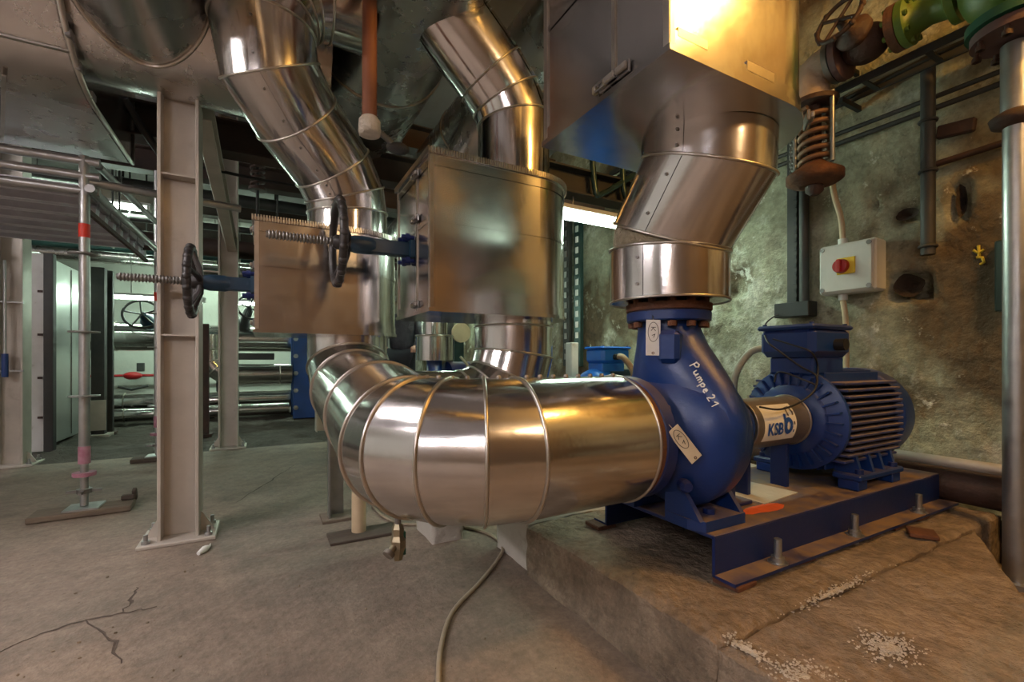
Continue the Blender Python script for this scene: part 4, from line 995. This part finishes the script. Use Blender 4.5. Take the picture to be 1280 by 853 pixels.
# columns
def column(label, x, y, top, h=.235, base=True):
    t = ibeam('steel_column', label, 'column', (x, y, .02), (x, y, top), h, .235, 'galv_beam', 'galvanised H section columns', .022, True)
    if base:
        MB().box((x, y, .012), (.44, .36, .024), .004).build('base_plate', 'galv_beam', t)
        for sx in (-1, 1):
            for sy in (-1, 1):
                b = MB(); b.cyl((x+sx*.175, y+sy*.13, .02), (x+sx*.175, y+sy*.13, .085), .013, n=8); b.cyl((x+sx*.175, y+sy*.13, .024), (x+sx*.175, y+sy*.13, .046), .026, n=6); b.build('anchor_bolt', 'galv', t)
            g = MB(); g.prism([(x+sx*.118, .024), (x+sx*.20, .024), (x+sx*.125, .16), (x+sx*.118, .16)], y-.01, y+.01, 'y'); g.build('gusset', 'galv_beam', t)
    return t
c1_ = column('galvanised steel column under the huge overhead pipe, behind the low handwheel', -.515, 3.95, BPZ-BPR+.02)
for z in (1.42, 2.52): MB().box((-.515, 3.945, z), (.19, .21, .012)).build('stiffener', 'galv_beam', c1_)
column('galvanised steel column beyond the diagonal brace, at the edge of the earth floor', -.44, 7.62, ZC)
c3_ = column('galvanised steel column beyond the scaffold beside the tall sheet cabinet', -2.60, 7.55, ZC)
column('slim steel column next to the blue heat exchanger', .86, 8.5, ZC, .16, False)
# diagonal brace between the first two columns
a = onX(243, 130, -.45); b = onX(292, 335, -.45)
dgb = thing('diagonal_brace', 'grey steel diagonal brace between two galvanised columns', 'brace', (-.45, 5.5, b.z))
d = (b-a).normalized(); H_ = Vector((1, 0, 0)); W_ = d.cross(H_).normalized(); M = Matrix((d, H_, W_)).transposed(); cc = (a+b)/2; L = (b-a).length
MB().box(cc, (L, .02, .20), .003, M).build('web', 'galv_beam', dgb)
for s in (-1, 1): MB().box(cc+W_*s*.10+H_*.05, (L, .11, .016), .003, M).build('flange', 'galv_beam', dgb)
# beams overhead
ibeam('ceiling_beam', 'rusty brown steel beam under the ceiling behind the risers', 'beam', (-2.2, 5.05, 3.33), (XW, 5.05, 3.33), .30, .22, 'beam_brown')
ibeam('ceiling_beam', 'dark steel beam carrying the tube lamp over the pumps', 'beam', (1.9, 3.72, 3.02), (XW, 3.72, 3.02), .26, .20, 'dark_steel')
for i, y in enumerate((6.4, 8.2, 10.2, 12.4)):
    ibeam('ceiling_beam', 'dark steel cross beam under the ceiling over the far end of the hall', 'beam', (XL, y, 4.1 if i else 4.4), (XW, y, 4.1 if i else 4.4), .34, .24, 'beam_brown', 'far cross beams')

# ---- green pipes near the lamp
for i, (P_, lab) in enumerate([([(740, 196), (744, 236), (752, 243), (800, 214)], 'bent green pipe under the big valve box, nearer the middle riser'), ([(778, 205), (780, 240), (790, 246), (830, 225)], 'bent green pipe under the big valve box, beside the oblique pipe')]):
    hang('green_pipe', lab, [onY(px, py, 3.62) for px, py in P_], .030, 'green_pipe', 'pipe', 12, None, 5)

# ================================================================== LAMPS
def tube_lamp(label, a, b, mat, body=(.16, .09), group='fluorescent lamps', hang_z=None):
    a, b = Vector(a), Vector(b); t = thing('tube_lamp', label, 'lamp', (a+b)/2, group)
    d = (b-a).normalized(); Z = Vector((0, 0, 1)); W_ = Z.cross(d).normalized(); M = Matrix((d, W_, Z)).transposed(); c = (a+b)/2; L = (b-a).length
    MB().box(c+Z*.045, (L, body[0], .05), .008, M).build('housing', 'white_paint', t)
    for s in (-1, 1):
        MB().cyl(a+d*.05+W_*s*.045-Z*.02, b-d*.05+W_*s*.045-Z*.02, .026, n=14).build('tube', mat, t)
    for e in (a+d*.03, b-d*.03): MB().box(e-Z*.005, (.05, body[0]*.9, .08), .004, M).build('end_cap', 'white_plastic', t)
    for f_ in (.25, .75):
        p = a.lerp(b, f_); MB().cyl(p+Z*.06, (p.x, p.y, hang_z or ZC), .008, n=6).build('hanger', 'steel', t)
    return t
tl = tube_lamp('bright greenish tube lamp under the dark beam above the pumps', (2.3, 3.72, 2.71), (4.0, 3.72, 2.71), 'tube_green', (.17, .09), hang_z=2.9)
tube_lamp('tube lamp far back behind the columns, above the round handwheel', (-2.9, 12.3, 2.58), (-1.15, 12.3, 2.58), 'tube_green')
tube_lamp('tube lamp far back, seen above the bent silver pipe', (-.85, 12.3, 2.58), (.6, 12.3, 2.58), 'tube_green')
tube_lamp('tube lamp far back along the stained wall behind the person', (3.2, 8.0, 3.0), (3.2, 9.8, 3.0), 'tube_green')
tube_lamp('tube lamp high over the earth floor behind the scaffold', (-3.4, 9.3, 3.7), (-1.6, 9.3, 3.7), 'tube_green')
tube_lamp('tube lamp over the aisle behind the photographer', (-4.4, -2.4, 3.2), (-2.2, -2.4, 3.2), 'tube_cool')
tube_lamp('tube lamp along the open side of the hall, left of the photographer', (-4.2, .2, 3.6), (-4.2, 2.4, 3.6), 'tube_cool')
tube_lamp('tube lamp over the scaffold side of the hall', (-4.6, 4.6, 3.9), (-4.6, 6.6, 3.9), 'tube_cool')
tube_lamp('added fill tube lamp under the ceiling over the steel column', (-3.6, 3.0, 4.3), (-1.9, 3.0, 4.3), 'tube_cool')  # added to brighten the left faces of the boxes and the column
def bulkhead(label, wall, inward, glow='lamp_warm'):
    wall, inward = Vector(wall), Vector(inward).normalized(); t = thing('added_lamp', label, 'lamp', wall-Vector((0, 0, .2)), 'added warm lamps')
    MB().lathe([(0, .10), (.03, .17), (.10, .18), (.10, .18), (.13, .14)], wall, inward, 24).build('housing', 'dark_steel', t)
    MB().sphere(wall+inward*.20, .13, 20, 12).build('globe', glow, t)
pd = thing('pendant_lamp', 'warm yellow globe lamp hanging over the pump aisle', 'lamp', (3.05, -.55, 4.05))
MB().sphere((3.05, -.55, 4.25), .19, 24, 14).build('globe', 'lamp_warm', pd)
MB().lathe([(0, .12), (.05, .11), (.12, .03), (.12, .03), (ZC-4.40, .012)], (3.05, -.55, 4.40), (0, 0, 1), 16).build('stem', 'dark_steel', pd)
tube_lamp('added fill tube lamp high on the pale end wall, above the far pipes', (-1.6, 13.3, 4.15), (.6, 13.3, 4.15), 'tube_green')  # extra lamp added to lift the dim upper end wall
bulkhead('added amber fill lamp high on the wall behind the photographer', (2.0, YB, 4.1), (0, 1, -.1), 'amber_fill')  # added lamp that warms the floor and gilds the box reflections

# ================================================================== SCAFFOLD
sf_ = thing('scaffold', 'grey tube scaffold with steel decking at head height, red bands on its posts', 'scaffold', (-1.25, 6.0, .05))
S = [(-1.278, 4.90, .05, 2.90), (-1.165, 7.10, .05, 3.6), (-3.9, 4.9, .05, 2.90), (-3.9, 7.1, .05, 3.6)]
for i, (x, y, z0, z1) in enumerate(S):
    so = MB().cyl((x, y, z0+.42), (x, y, z1), .0355, n=20).build('standard', 'galv', sf_)
    MB().cyl((x, y, z0+.02), (x, y, z0+.45), .027, n=16).build('base_jack', 'galv', so)
    MB().box((x, y, z0+.008), (.22, .22, .014), .002).build('jack_plate', 'galv', so)
    m = MB(); m.cyl((x, y, z0+.12), (x, y, z0+.155), .05, n=14); m.box((x, y, z0+.137), (.22, .02, .02)); m.box((x, y, z0+.137), (.02, .22, .02)); m.build('jack_nut', 'steel', so)
    MB().cyl((x, y, z0+.36), (x, y, z0+.50), .039, n=20).build('painted_collar', 'magenta', so)
    for zz in ([.95, 1.47, 2.10] if y < 6 else [.47, 1.2, 1.62]):
        if zz < z1: MB().lathe([(0, .04), (.0, .10), (.012, .10), (.012, .04)], (x, y, zz+(0 if y < 6 else .2)), (0, 0, 1), 16).build('rosette', 'galv', so)
    zt = 2.24 if y < 6 else 1.98
    MB().cyl((x, y, zt), (x, y, zt+.11), .0365, n=20).build('red_band', 'red_tape', so)
    MB().cyl((x, y, z0+.26), (x, y, z0+.29), .075, n=14).build('jack_collar', 'magenta', so)
for y, z in ((4.9, 2.74), (7.1, 2.70), (4.9, 2.62), (4.90, 2.86)):
    m = MB(); m.cyl((-4.4, y, z), (-1.18, y, z), .034, n=14); m.build('ledger', 'galv', sf_)
MB().cyl((-1.25, 4.92, 2.70), (-.2, 5.15, 2.72), .034, n=14).build('ledger', 'galv', sf_)
for x in (-1.22, -3.9): m = MB(); m.tube([(x, 4.8, 2.62), (x+.05, 7.2, 2.62)], .034, 12); m.build('transom', 'galv', sf_)
m = MB(); m.cyl((-1.2, 4.95, 2.85), (-1.1, 6.6, 1.95+.9), .03, n=12); m.build('brace_tube', 'galv', sf_)
for i in range(6):
    y = 5.10+i*.345
    dk = MB(); dk.box((-2.6, y, 2.66), (2.62, .33, .012)); 
    for s in (-1, 1): dk.box((-2.6, y+s*.158, 2.63), (2.62, .014, .09)); dk.box((-2.6, y+s*.14, 2.588), (2.62, .045, .010))
    do = dk.build('deck_board', 'deck_steel', sf_)
    h = MB()
    for k in range(13): h.box((-3.75+k*.19, y-.166, 2.635), (.06 if k % 2 else .11, .006, .024), .002)
    stuff(h.build('deck_slots', 'black_rubber', do))
    m = MB()
    for x in (-3.88, -1.30): m.box((x, y, 2.645), (.05, .30, .07), .004)
    m.build('deck_hook', 'galv', do)
for i in range(9):
    y = 5.0+i*.26; m = MB(); m.prism([(y, 2.50), (y+.10, 2.50), (y+.13, 2.60), (y+.03, 2.60)], -1.34, -1.30, 'x'); m.build('lattice_plate', 'deck_steel', sf_)
m = MB(); m.box((-1.29, 6.05, 2.49), (.03, 2.3, .04)); m.build('lattice_chord', 'rust_dark', sf_)
for i, (x, y, l, lab) in enumerate([(-1.278, 4.90, .62, 'wooden plank under the front scaffold foot'), (-1.165, 7.10, .5, 'dark wooden plank under the rear scaffold foot')]):
    m = MB(); m.box((x, y, .028), (l, .24, .046), .006, Matrix.Rotation(.05, 3, 'Z')); tag(m.build('wood_plank', 'wood' if i == 0 else 'wood_dark', None), lab, 'plank')
m = MB(); m.box((-.98, 5.02, .09), (.03, .05, .10), .006, Matrix.Rotation(.4, 3, 'X')); m.box((-1.02, 5.0, .075), (.09, .05, .04), .006); tag(m.build('wood_wedge', 'wood_dark', None), 'dark wedge lying on the plank by the scaffold foot', 'wedge')

# ================================================================== FAR LEFT
cb = thing('sheet_cabinet', 'tall galvanised sheet cabinet beyond the scaffold', 'cabinet', (-3.4, 9.7, -.02))
MB().box((-3.42, 9.7, 1.38), (1.24, 1.62, 2.8), .01).build('body', 'sheet', cb)
for y in (9.25, 10.1): MB().box((-2.795, y, 1.38), (.012, .012, 2.7)).build('panel_joint', 'steel', cb)
MB().box((-2.79, 9.25, 1.55), (.02, .05, .10), .004).build('handle', 'dark_steel', cb)
dp_ = thing('door_post', 'white painted post beside the tall sheet cabinet', 'post', (-2.60, 8.30, 0))
q0 = onZ(39, 565, 0); MB().box((-2.78, 8.72, 1.35), (.22, .10, 2.75), .006).build('post', 'white_paint', dp_)
MB().box((-2.62, 8.66, 1.35), (.10, .12, 2.75), .006).build('jamb', 'dark_steel', dp_)
for z in (.45, 1.0, 1.6, 2.2): MB().box((-2.72, 8.66, z), (.05, .02, .03)).build('hinge', 'rust_dark', dp_)
bt = thing('blue_hose', 'blue handled rod hanging on the left column', 'rod', (-2.52, 7.40, 1.0))
MB().cyl((-2.62, 7.40, 1.05), (-2.62, 7.40, 1.32), .03, n=12).build('handle', 'blue_clean', bt)
MB().cyl((-2.62, 7.40, 1.32), (-2.62, 7.40, 2.4), .014, n=8).build('rod', 'galv', bt)
for z in (1.12, 1.92): MB().box((-2.60, 7.42, z), (.26, .03, .02)).build('clip', 'galv', bt)
for i, (px, base, w_, lab) in enumerate([(124, 545, .17, 'dark steel post beyond the front scaffold tube'), (137, 542, .10, 'narrow dark post next to the dark steel post'), (257, 545, .10, 'thin rusty post in front of the bent silver pipe')]):
    p = onZ(px, base, -.02); t = thing('dark_post', lab, 'post', (p.x, p.y, -.05))
    MB().box((p.x, p.y, 1.36 if i < 2 else .9), (w_, w_, 2.85 if i < 2 else 1.9), .006).build('post', 'dark_steel' if i < 2 else 'rust_dark', t)
    MB().box((p.x, p.y, -.01), (w_*1.9, w_*1.9, .05), .006).build('foot', 'plinth_pale' if i == 0 else 'rust_dark', t)
    if i == 0:
        MB().box((p.x, p.y-.1, .33), (.22, .03, .5), .004).build('lower_plate', 'galv_beam', t)

# ---- far pipes in front of the pale end wall
def far_pipe(label, pts, R, mat='alu', stands=(), hangers=()):
    zmin = min(p[2] for p in pts)-R
    t = thing('far_pipe', label, 'pipe', (sum(p[0] for p in pts)/len(pts), pts[0][1], zmin))
    clad_pipe(t, pts, R, mat, n=40, bead=.012)
    for x, y in hangers: MB().cyl((x, y, pts[0][2]), (x, y, ZC), .016, n=6).build('hanger_rod', 'dark_steel', t)
    for x, y, z in stands: MB().box((x, y, z/2-.03), (.10, .10, z+.04), .004).build('stand', 'dark_steel', t)
    return t
far_pipe('long silver pipe low along the far wall', [(-4.5, 12, .36), (-2.5, 12, .36), (-.5, 12, .36), (1.9, 12, .36)], .20, 'alu', [(-3, 12, .2), (-1, 12, .2), (1, 12, .2)])
far_pipe('second silver pipe low along the far wall, set forward near the floor', [(-4.5, 11.5, .16), (-2.4, 11.5, .16), (-.6, 11.5, .16), (.5, 11.5, .16)], .13)
far_pipe('thick silver pipe at chest height along the far wall', [(-4.5, 12.3, 1.74), (-2.7, 12.3, 1.74), (-.6, 12.3, 1.74), (2.2, 12.3, 1.74)], .30, 'alu', [(-3.3, 12.3, 1.5), (-.9, 12.3, 1.5), (1.5, 12.3, 1.5)])
e0 = Vector((-.62, 10.9, 1.25))
bendp = [(-.75, 11.6, 1.45), (-.75, 11.2, 1.38)]+[tuple(p) for p in arc((-.35, 10.9, 1.0), (-1, 0, 0), (0, -1, 0), .40, 0, PI/2, 3)]
far_pipe('bent silver pipe swinging out behind the second column', [(-.95, 10.9, 1.75), (-.95, 10.9, 1.45)]+[tuple(p) for p in arc((-.55, 10.9, 1.35), (-1, 0, 0), (0, 0, -1), .40, 0.35, PI/2, 3)]+[(.30, 10.9, .95), (.53, 10.9, .95)], .21, 'alu')
far_pipe('upper silver pipe high behind the second column', [(-1.6, 11.6, 3.15), (0, 11.6, 3.15), (1.8, 11.6, 3.15)], .13, 'alu', (), [(-1.2, 11.6), (1.2, 11.6)])
far_pipe('pale pipe high along the far wall above the lamps', [(-4.5, 12.9, 3.5), (-1, 12.9, 3.5), (3, 12.9, 3.5)], .16, 'alu_old', (), [(-3, 12.9), (0, 12.9), (2, 12.9)])
# far handwheel valve
hv = onY(177, 393, 11.7)
t = thing('far_valve', 'blue valve with wide black handwheel on the far silver pipe', 'valve', (hv.x, hv.y, hv.z-.3))
mm = MB(); mm.torus(hv, (.1, -1, .35), .30, .024, 36, 8); wo = mm.build('handwheel', 'black_iron', t); fx, fy = frame(Vector((.1, -1, .35)))
for i in range(5):
    a = 2*PI*i/5+.2; MB().cyl(hv, hv+(fx*math.cos(a)+fy*math.sin(a))*.30, .017, n=8).build('spoke', 'black_iron', wo)
MB().lathe([(0, .05), (.1, .09), (.3, .12), (.34, .16), (.40, .16)], hv+Vector((0.02, 0, 0)), (.15, 1, -.35), 18).build('bonnet', 'blue_valve', t)
hv = onY(312, 385, 11.7)
t = thing('far_valve', 'dark valve wheel partly hidden behind the low valve box', 'valve', (hv.x, hv.y, hv.z-.3))
mm = MB(); mm.torus(hv, (.5, -1, .3), .26, .024, 36, 8); wo = mm.build('handwheel', 'black_iron', t); fx, fy = frame(Vector((.5, -1, .3)))
for i in range(4): a = PI*i/2+.4; MB().cyl(hv, hv+(fx*math.cos(a)+fy*math.sin(a))*.26, .017, n=8).build('spoke', 'black_iron', wo)
MB().lathe([(0, .05), (.1, .09), (.45, .10), (.5, .15), (.75, .15)], hv, (-.3, 1, -.75), 16).build('bonnet', 'dark_steel', t)
# red line with fitting on the far wall
rl = onY(165, 470, 13.6)
hang('red_pipe', 'thin red pipe along the far wall', [(-4.5, 13.75, rl.z), (-2, 13.75, rl.z), (0, 13.75, rl.z), (2.5, 13.75, rl.z)], .03, 'red', 'pipe')
t = thing('wall_fitting', 'red valve fitting on the thin red pipe at the far wall', 'valve', (rl.x, 13.6, rl.z-.1))
MB().sphere((rl.x, 13.66, rl.z), .12, 12, 8, (1.5, .7, .8)).build('body', 'red', t)
MB().box((rl.x+.15, 13.66, rl.z+.2), (.14, .1, .2), .01).build('gauge_box', 'dark_steel', t)
MB().tube([(rl.x-.25, 13.6, rl.z-.25), (rl.x, 13.55, rl.z-.32), (rl.x+.3, 13.6, rl.z-.24)], .03, 8).build('hose', 'dark_steel', t)
# blue plate heat exchanger
hx0 = onZ(366, 522, 0); hx = thing('heat_exchanger', 'blue plate heat exchanger standing behind the pipes', 'heat exchanger', (0.94, 10.9, -.03))
MB().box((0.94, 10.9, .93), (.78, .10, 1.9), .01).build('front_plate', 'blue_plate', hx)
MB().box((0.94, 11.65, .93), (.78, .10, 1.9), .01).build('rear_plate', 'blue_plate', hx)
m = MB()
for i in range(22): m.box((0.94, 11.0+i*.028, .9), (.56, .012, 1.5))
m.build('plate_pack', 'steel', hx)
for i in range(5):
    for sx in (-1, 1):
        z = .22+i*.37; b = MB(); b.cyl((0.94+sx*.335, 10.72, z), (0.94+sx*.335, 11.75, z), .022, n=8); b.cyl((0.94+sx*.335, 10.80, z), (0.94+sx*.335, 10.85, z), .05, n=6); b.build('tie_bolt', 'galv', hx)
MB().cyl((0.94, 10.75, 1.55), (0.94, 10.85, 1.55), .11, n=20).build('port', 'galv', hx)
m = MB(); m.box((-.3, 11.1, 1.32), (1.0, .16, .14), .01); tag(m.build('dark_duct', 'dark_steel', None, (-.3, 11.1, 1.25)), 'dark flat cable duct above the bent silver pipe', 'duct')

# ---- overhead clutter between the columns
def rod_hanger(label, px, py0, py1, Y):
    a, b = onY(px, py0, Y), onY(px, py1, Y); t = thing('spring_hanger', label, 'hanger', b)
    MB().cyl(b, (a.x, a.y, ZC), .02, n=8).build('rod', 'dark_steel', t)
    c = a.lerp(b, .25); n_ = 120
    MB().tube([(c.x+.075*math.cos(q), c.y+.075*math.sin(q), c.z-.25+.5*q/(2*PI*7)) for q in [2*PI*7*i/n_ for i in range(n_+1)]], .02, 7).build('coil_spring', 'rust_dark', t)
    for s in (-1, 1): MB().cyl((c.x, c.y, c.z+s*.26), (c.x, c.y, c.z+s*.30), .11, n=16).build('end_plate', 'rust_dark', t)
rod_hanger('spring hanger rod between the second column and the S-shaped riser', 322, 185, 290, 7.2)
for i, (z, y, r, mt, lab) in enumerate([(3.95, 9.0, .10, 'dark_steel', 'dark horizontal pipe under the ceiling, topmost of the far overhead pipes'), (3.55, 9.4, .06, 'dark_steel', 'thin dark horizontal pipe below the topmost far overhead pipe'), (3.05, 8.8, .07, 'rust_dark', 'rusty horizontal pipe across the hall behind the second column'), (3.0, 8.45, .14, 'beam_brown', 'thick brown horizontal pipe across the hall, lowest of the overhead pipes'), (3.30, 10.6, .12, 'green_pipe', 'dull green horizontal pipe deep in the hall under the ceiling')]):
    t = thing('cross_pipe', lab, 'pipe', (-1, y, z-r)); MB().cyl((-5.5, y, z), (2.4 if i != 3 else 1.6, y, z), r, n=20).build('tube', mt, t)
    for x in (-4, -1.9, .2, 1.5): MB().cyl((x, y, z), (x, y, ZC), .014, n=6).build('hanger_rod', 'dark_steel', t); MB().torus((x, y, z), (1, 0, 0), r+.004, .012, 20, 6).build('clamp', 'galv', t)
a, b = onY(243, 207, 5.4), onY(420, 240, 5.4)
hang('sag_cable', 'black cable slung between the column and the S-shaped riser', [a, a.lerp(b, .5)-Vector((0, 0, .02)), b], .016, 'black_rubber')
hang('sag_cable', 'dark hose dropping from the overhead box end to the scaffold tube', [(-.985, 4.7, 3.35), (-.90, 4.82, 3.2), (-.74, 4.98, 2.95), (-.66, 5.05, 2.73)], .03, 'black_rubber')

# ================================================================== BEHIND THE BOXES
motor('small blue motor with bright blue fan cover under the tube lamp', (3.62, 3.62, .56), PI, False, 'blue_valve', None, .86, .62, 'blue_light')
m = MB(); m.box((3.22, 3.62, .44), (1.1, .6, .22), .01); tag(m.build('base_frame', 'navy', None), 'dark blue steel base under the small blue motor', 'base frame')
q = onY(715, 455, 4.2); m = MB(); m.box((q.x, q.y, .72), (.10, .12, 1.45), .01); tag(m.build('white_post', 'white_paint', None), 'white square post beside the small blue motor', 'post')
hang('motor_cable', 'beige cable curving down from the small motor terminal box', [(3.06, 3.43, 1.285), (3.09, 3.37, 1.26), (3.16, 3.32, 1.10), (3.17, 3.31, .8), (3.17, 3.34, .36)], .03, 'hose')
# perforated uprights on the far wall
for i, (px, lab) in enumerate([(722, 'slotted green cable ladder upright on the wall beyond the lamp'), (708, 'dark tray upright on the wall beside the slotted ladder')]):
    g = onX(px, 350, XW-.1); t = thing('cable_ladder', lab, 'cable ladder', (XW-.08, g.y, 1.2))
    MB().box((XW-.08, g.y, 2.3), (.06, .16, 2.3), .004).build('upright', 'green_pipe' if i == 0 else 'dark_steel', t)
    for k in range(14): MB().box((XW-.115, g.y, 1.3+k*.16), (.012, .06, .09)).build('slot', 'label_white' if i == 0 else 'steel', t)
# second pump far behind
bg = thing('far_pump', 'small blue pump with silver clad pipe seen between the two lower risers', 'pump', (2.33, 6.8, .3))
MB().lathe([(0, .16), (.02, .22), (.35, .22), (.40, .25), (.55, .25), (.6, .12), (.95, .12)], (2.33, 6.8, .3), (0, 0, 1), 28).build('body', 'blue_clean', bg)
MB().box((2.33, 6.8, .15), (.7, .6, .32), .01).build('foot', 'plinth_pale', bg)
MB().cyl((2.33, 6.8, 1.24), (2.33, 6.8, 1.62), .285, n=40).build('cladding_segment', 'alu', bg)
MB().cyl((2.33, 6.8, 1.62), (2.33, 6.8, 1.88), .20, n=40).build('cladding_segment', 'alu', bg)
MB().torus((2.33, 6.8, 1.62), (0, 0, 1), .285, .014, 40, 8).build('swage_bead', 'bead', bg)
MB().cyl((2.33, 6.8, 1.86), (2.33, 6.8, 3.6), .17, n=32).build('cladding_segment', 'alu', bg)
MB().cyl((2.5, 6.7, 1.0), (3.15, 6.75, 1.0), .22, n=28).build('motor_barrel', 'navy', bg)
MB().tube([(2.62, 6.45, 1.30), (2.72, 6.42, 1.18), (2.78, 6.40, .9)], .02, 8).build('cable', 'cable_grey', bg)
q = onY(577, 416, 8.6)
t = thing('wall_gauge', 'round pale gauge on the wall between the two lower risers', 'gauge', (q.x, q.y, q.z-.2))
MB().cyl((q.x, q.y, q.z), (q.x, q.y+.06, q.z), .2, n=28).build('dial', 'cream_pipe', t)
MB().box((q.x-.22, q.y+.1, q.z-.3), (.14, .1, 1.3), .01).build('bracket', 'dark_steel', t)
MB().box((q.x-.02, q.y+.12, q.z-1.2), (.2, .1, 2.4), .01).build('stand', 'green_pipe', t)

# ================================================================== PERSON (mostly hidden behind the middle valve box)
def person(label, loc, rz, H):
    t = thing('person', label, 'person', loc, None, rz, True)
    k = H/1.75/U*U
    J = {'pelvis': (0, 0, .95), 'belly': (0, .01, 1.10), 'chest': (0, .02, 1.30), 'neck0': (0, .01, 1.46), 'neck': (0, .02, 1.52), 'head': (0, .04, 1.62), 'crown': (0, .04, 1.70),
         'hipL': (.09, 0, .92), 'kneeL': (.10, .03, .50), 'ankL': (.10, -.02, .09), 'toeL': (.11, .16, .035),
         'hipR': (-.09, 0, .92), 'kneeR': (-.10, .03, .50), 'ankR': (-.10, -.02, .09), 'toeR': (-.11, .16, .035),
         'shL': (.17, .01, 1.43), 'elL': (.25, .04, 1.15), 'wrL': (.20, .24, 1.02), 'haL': (.18, .31, 1.01),
         'shR': (-.17, .01, 1.43), 'elR': (-.25, .04, 1.15), 'wrR': (-.20, .24, 1.02), 'haR': (-.18, .31, 1.01)}
    Rr = {'pelvis': .13, 'belly': .125, 'chest': .135, 'neck0': .065, 'neck': .055, 'head': .088, 'crown': .075, 'hip': .085, 'knee': .055, 'ank': .04, 'toe': .032, 'sh': .062, 'el': .043, 'wr': .03, 'ha': .035}
    E = [('pelvis', 'belly'), ('belly', 'chest'), ('chest', 'neck0'), ('neck0', 'neck'), ('neck', 'head'), ('head', 'crown')]
    for s in 'LR': E += [('pelvis', 'hip'+s), ('hip'+s, 'knee'+s), ('knee'+s, 'ank'+s), ('ank'+s, 'toe'+s), ('chest', 'sh'+s), ('sh'+s, 'el'+s), ('el'+s, 'wr'+s), ('wr'+s, 'ha'+s)]
    for s, sx in (('L', 1), ('R', -1)):
        for fi, (dx, ln) in enumerate(((-.025, .075), (-.008, .085), (.009, .08), (.025, .065))):
            a = 'f%s%d' % (s, fi); hx = J['ha'+s]
            J[a] = (hx[0]+dx, hx[1]+ln*.55, hx[2]-.005); J[a+'t'] = (hx[0]+dx, hx[1]+ln*.85, hx[2]-.05); E += [('ha'+s, a), (a, a+'t')]; Rr[a] = .009; Rr[a+'t'] = .008
        hx = J['wr'+s]; a = 'th'+s; J[a] = (hx[0]-sx*.045, hx[1]+.05, hx[2]+.01); J[a+'t'] = (hx[0]-sx*.05, hx[1]+.09, hx[2]-.005); E += [('wr'+s, a), (a, a+'t')]; Rr[a] = .011; Rr[a+'t'] = .009
    names = list(J); idx = {n_: i for i, n_ in enumerate(names)}
    def rad(n_):
        return Rr[n_] if n_ in Rr else Rr[n_[:-1]]
    def skin(nm, mat, keep, grow, par):
        use = [n_ for n_ in names if n_ in keep]; ii = {n_: i for i, n_ in enumerate(use)}
        me = bpy.data.meshes.new(nm); me.from_pydata([Vector(J[n_])*k for n_ in use], [(ii[a], ii[b]) for a, b in E if a in ii and b in ii], [])
        o = bpy.data.objects.new(nm, me); COL.objects.link(o); o.parent = par; o['_org'] = [0, 0, 0]
        o.modifiers.new('Skin', 'SKIN').use_smooth_shade = True; sv_ = me.skin_vertices[0].data
        for n_ in use:
            r = (rad(n_)+grow)*k; sv_[ii[n_]].radius = (r*(1.25 if n_ in ('pelvis', 'belly', 'chest') else 1), r*(.9 if n_ in ('pelvis', 'belly', 'chest') else 1))
            sv_[ii[n_]].use_root = (n_ == 'pelvis')
        if nm != 'body': sv_[ii['pelvis' if 'pelvis' in ii else use[0]]].use_root = True
        sb_ = o.modifiers.new('Sub', 'SUBSURF'); sb_.levels = 2; sb_.render_levels = 2
        me.materials.append(MATS[mat]); return o
    body = skin('body', 'skin', set(names), 0, t)
    skin('jacket', 'jacket', {'pelvis', 'belly', 'chest', 'neck0', 'shL', 'shR', 'elL', 'elR', 'wrL', 'wrR'}, .022, t)
    skin('trousers', 'trousers', {'pelvis', 'hipL', 'hipR', 'kneeL', 'kneeR', 'ankL', 'ankR'}, .02, t)
    kk = k/U
    h = MB()
    h.sphere(Vector((0, .03, 1.685))*kk, .105*kk, 20, 12, (.92, 1.02, .85)); hr = h.build('hair', 'hair', t)
    f = MB()
    for sx in (-1, 1): f.sphere(Vector((sx*.033, .125, 1.635))*kk, .013*kk, 10, 8)
    f.build('eyes', 'label_white', t)
    MB().sphere(Vector((0, .14, 1.605))*kk, .018*kk, 10, 8, (.8, 1.1, 1.4)).build('nose', 'skin', t)
    MB().box(Vector((0, .128, 1.565))*kk, (.05*kk, .012*kk, .012*kk), .003).build('mouth', 'red', t)
    e_ = MB()
    for sx in (-1, 1): e_.sphere(Vector((sx*.094, .04, 1.625))*kk, .025*kk, 10, 8, (.4, .8, 1.2))
    e_.build('ears', 'skin', t)
    for s in (-1, 1): MB().box(Vector((s*.105, .07, .04))*kk, (.10*kk, .29*kk, .075*kk), .02*kk).build('shoe', 'black_rubber', t)
    return t
pp_ = onZ(496, 540, -.0); r_ = ray(503, 450); pos = O+r_*9.0
person('person in a dark jacket standing between the pipes, half hidden by the middle valve box', (pos.x, pos.y, -.02), 2.75, 1.74)

# ================================================================== done: drop helper data
for o in bpy.data.objects:
    if '_org' in o: del o['_org']
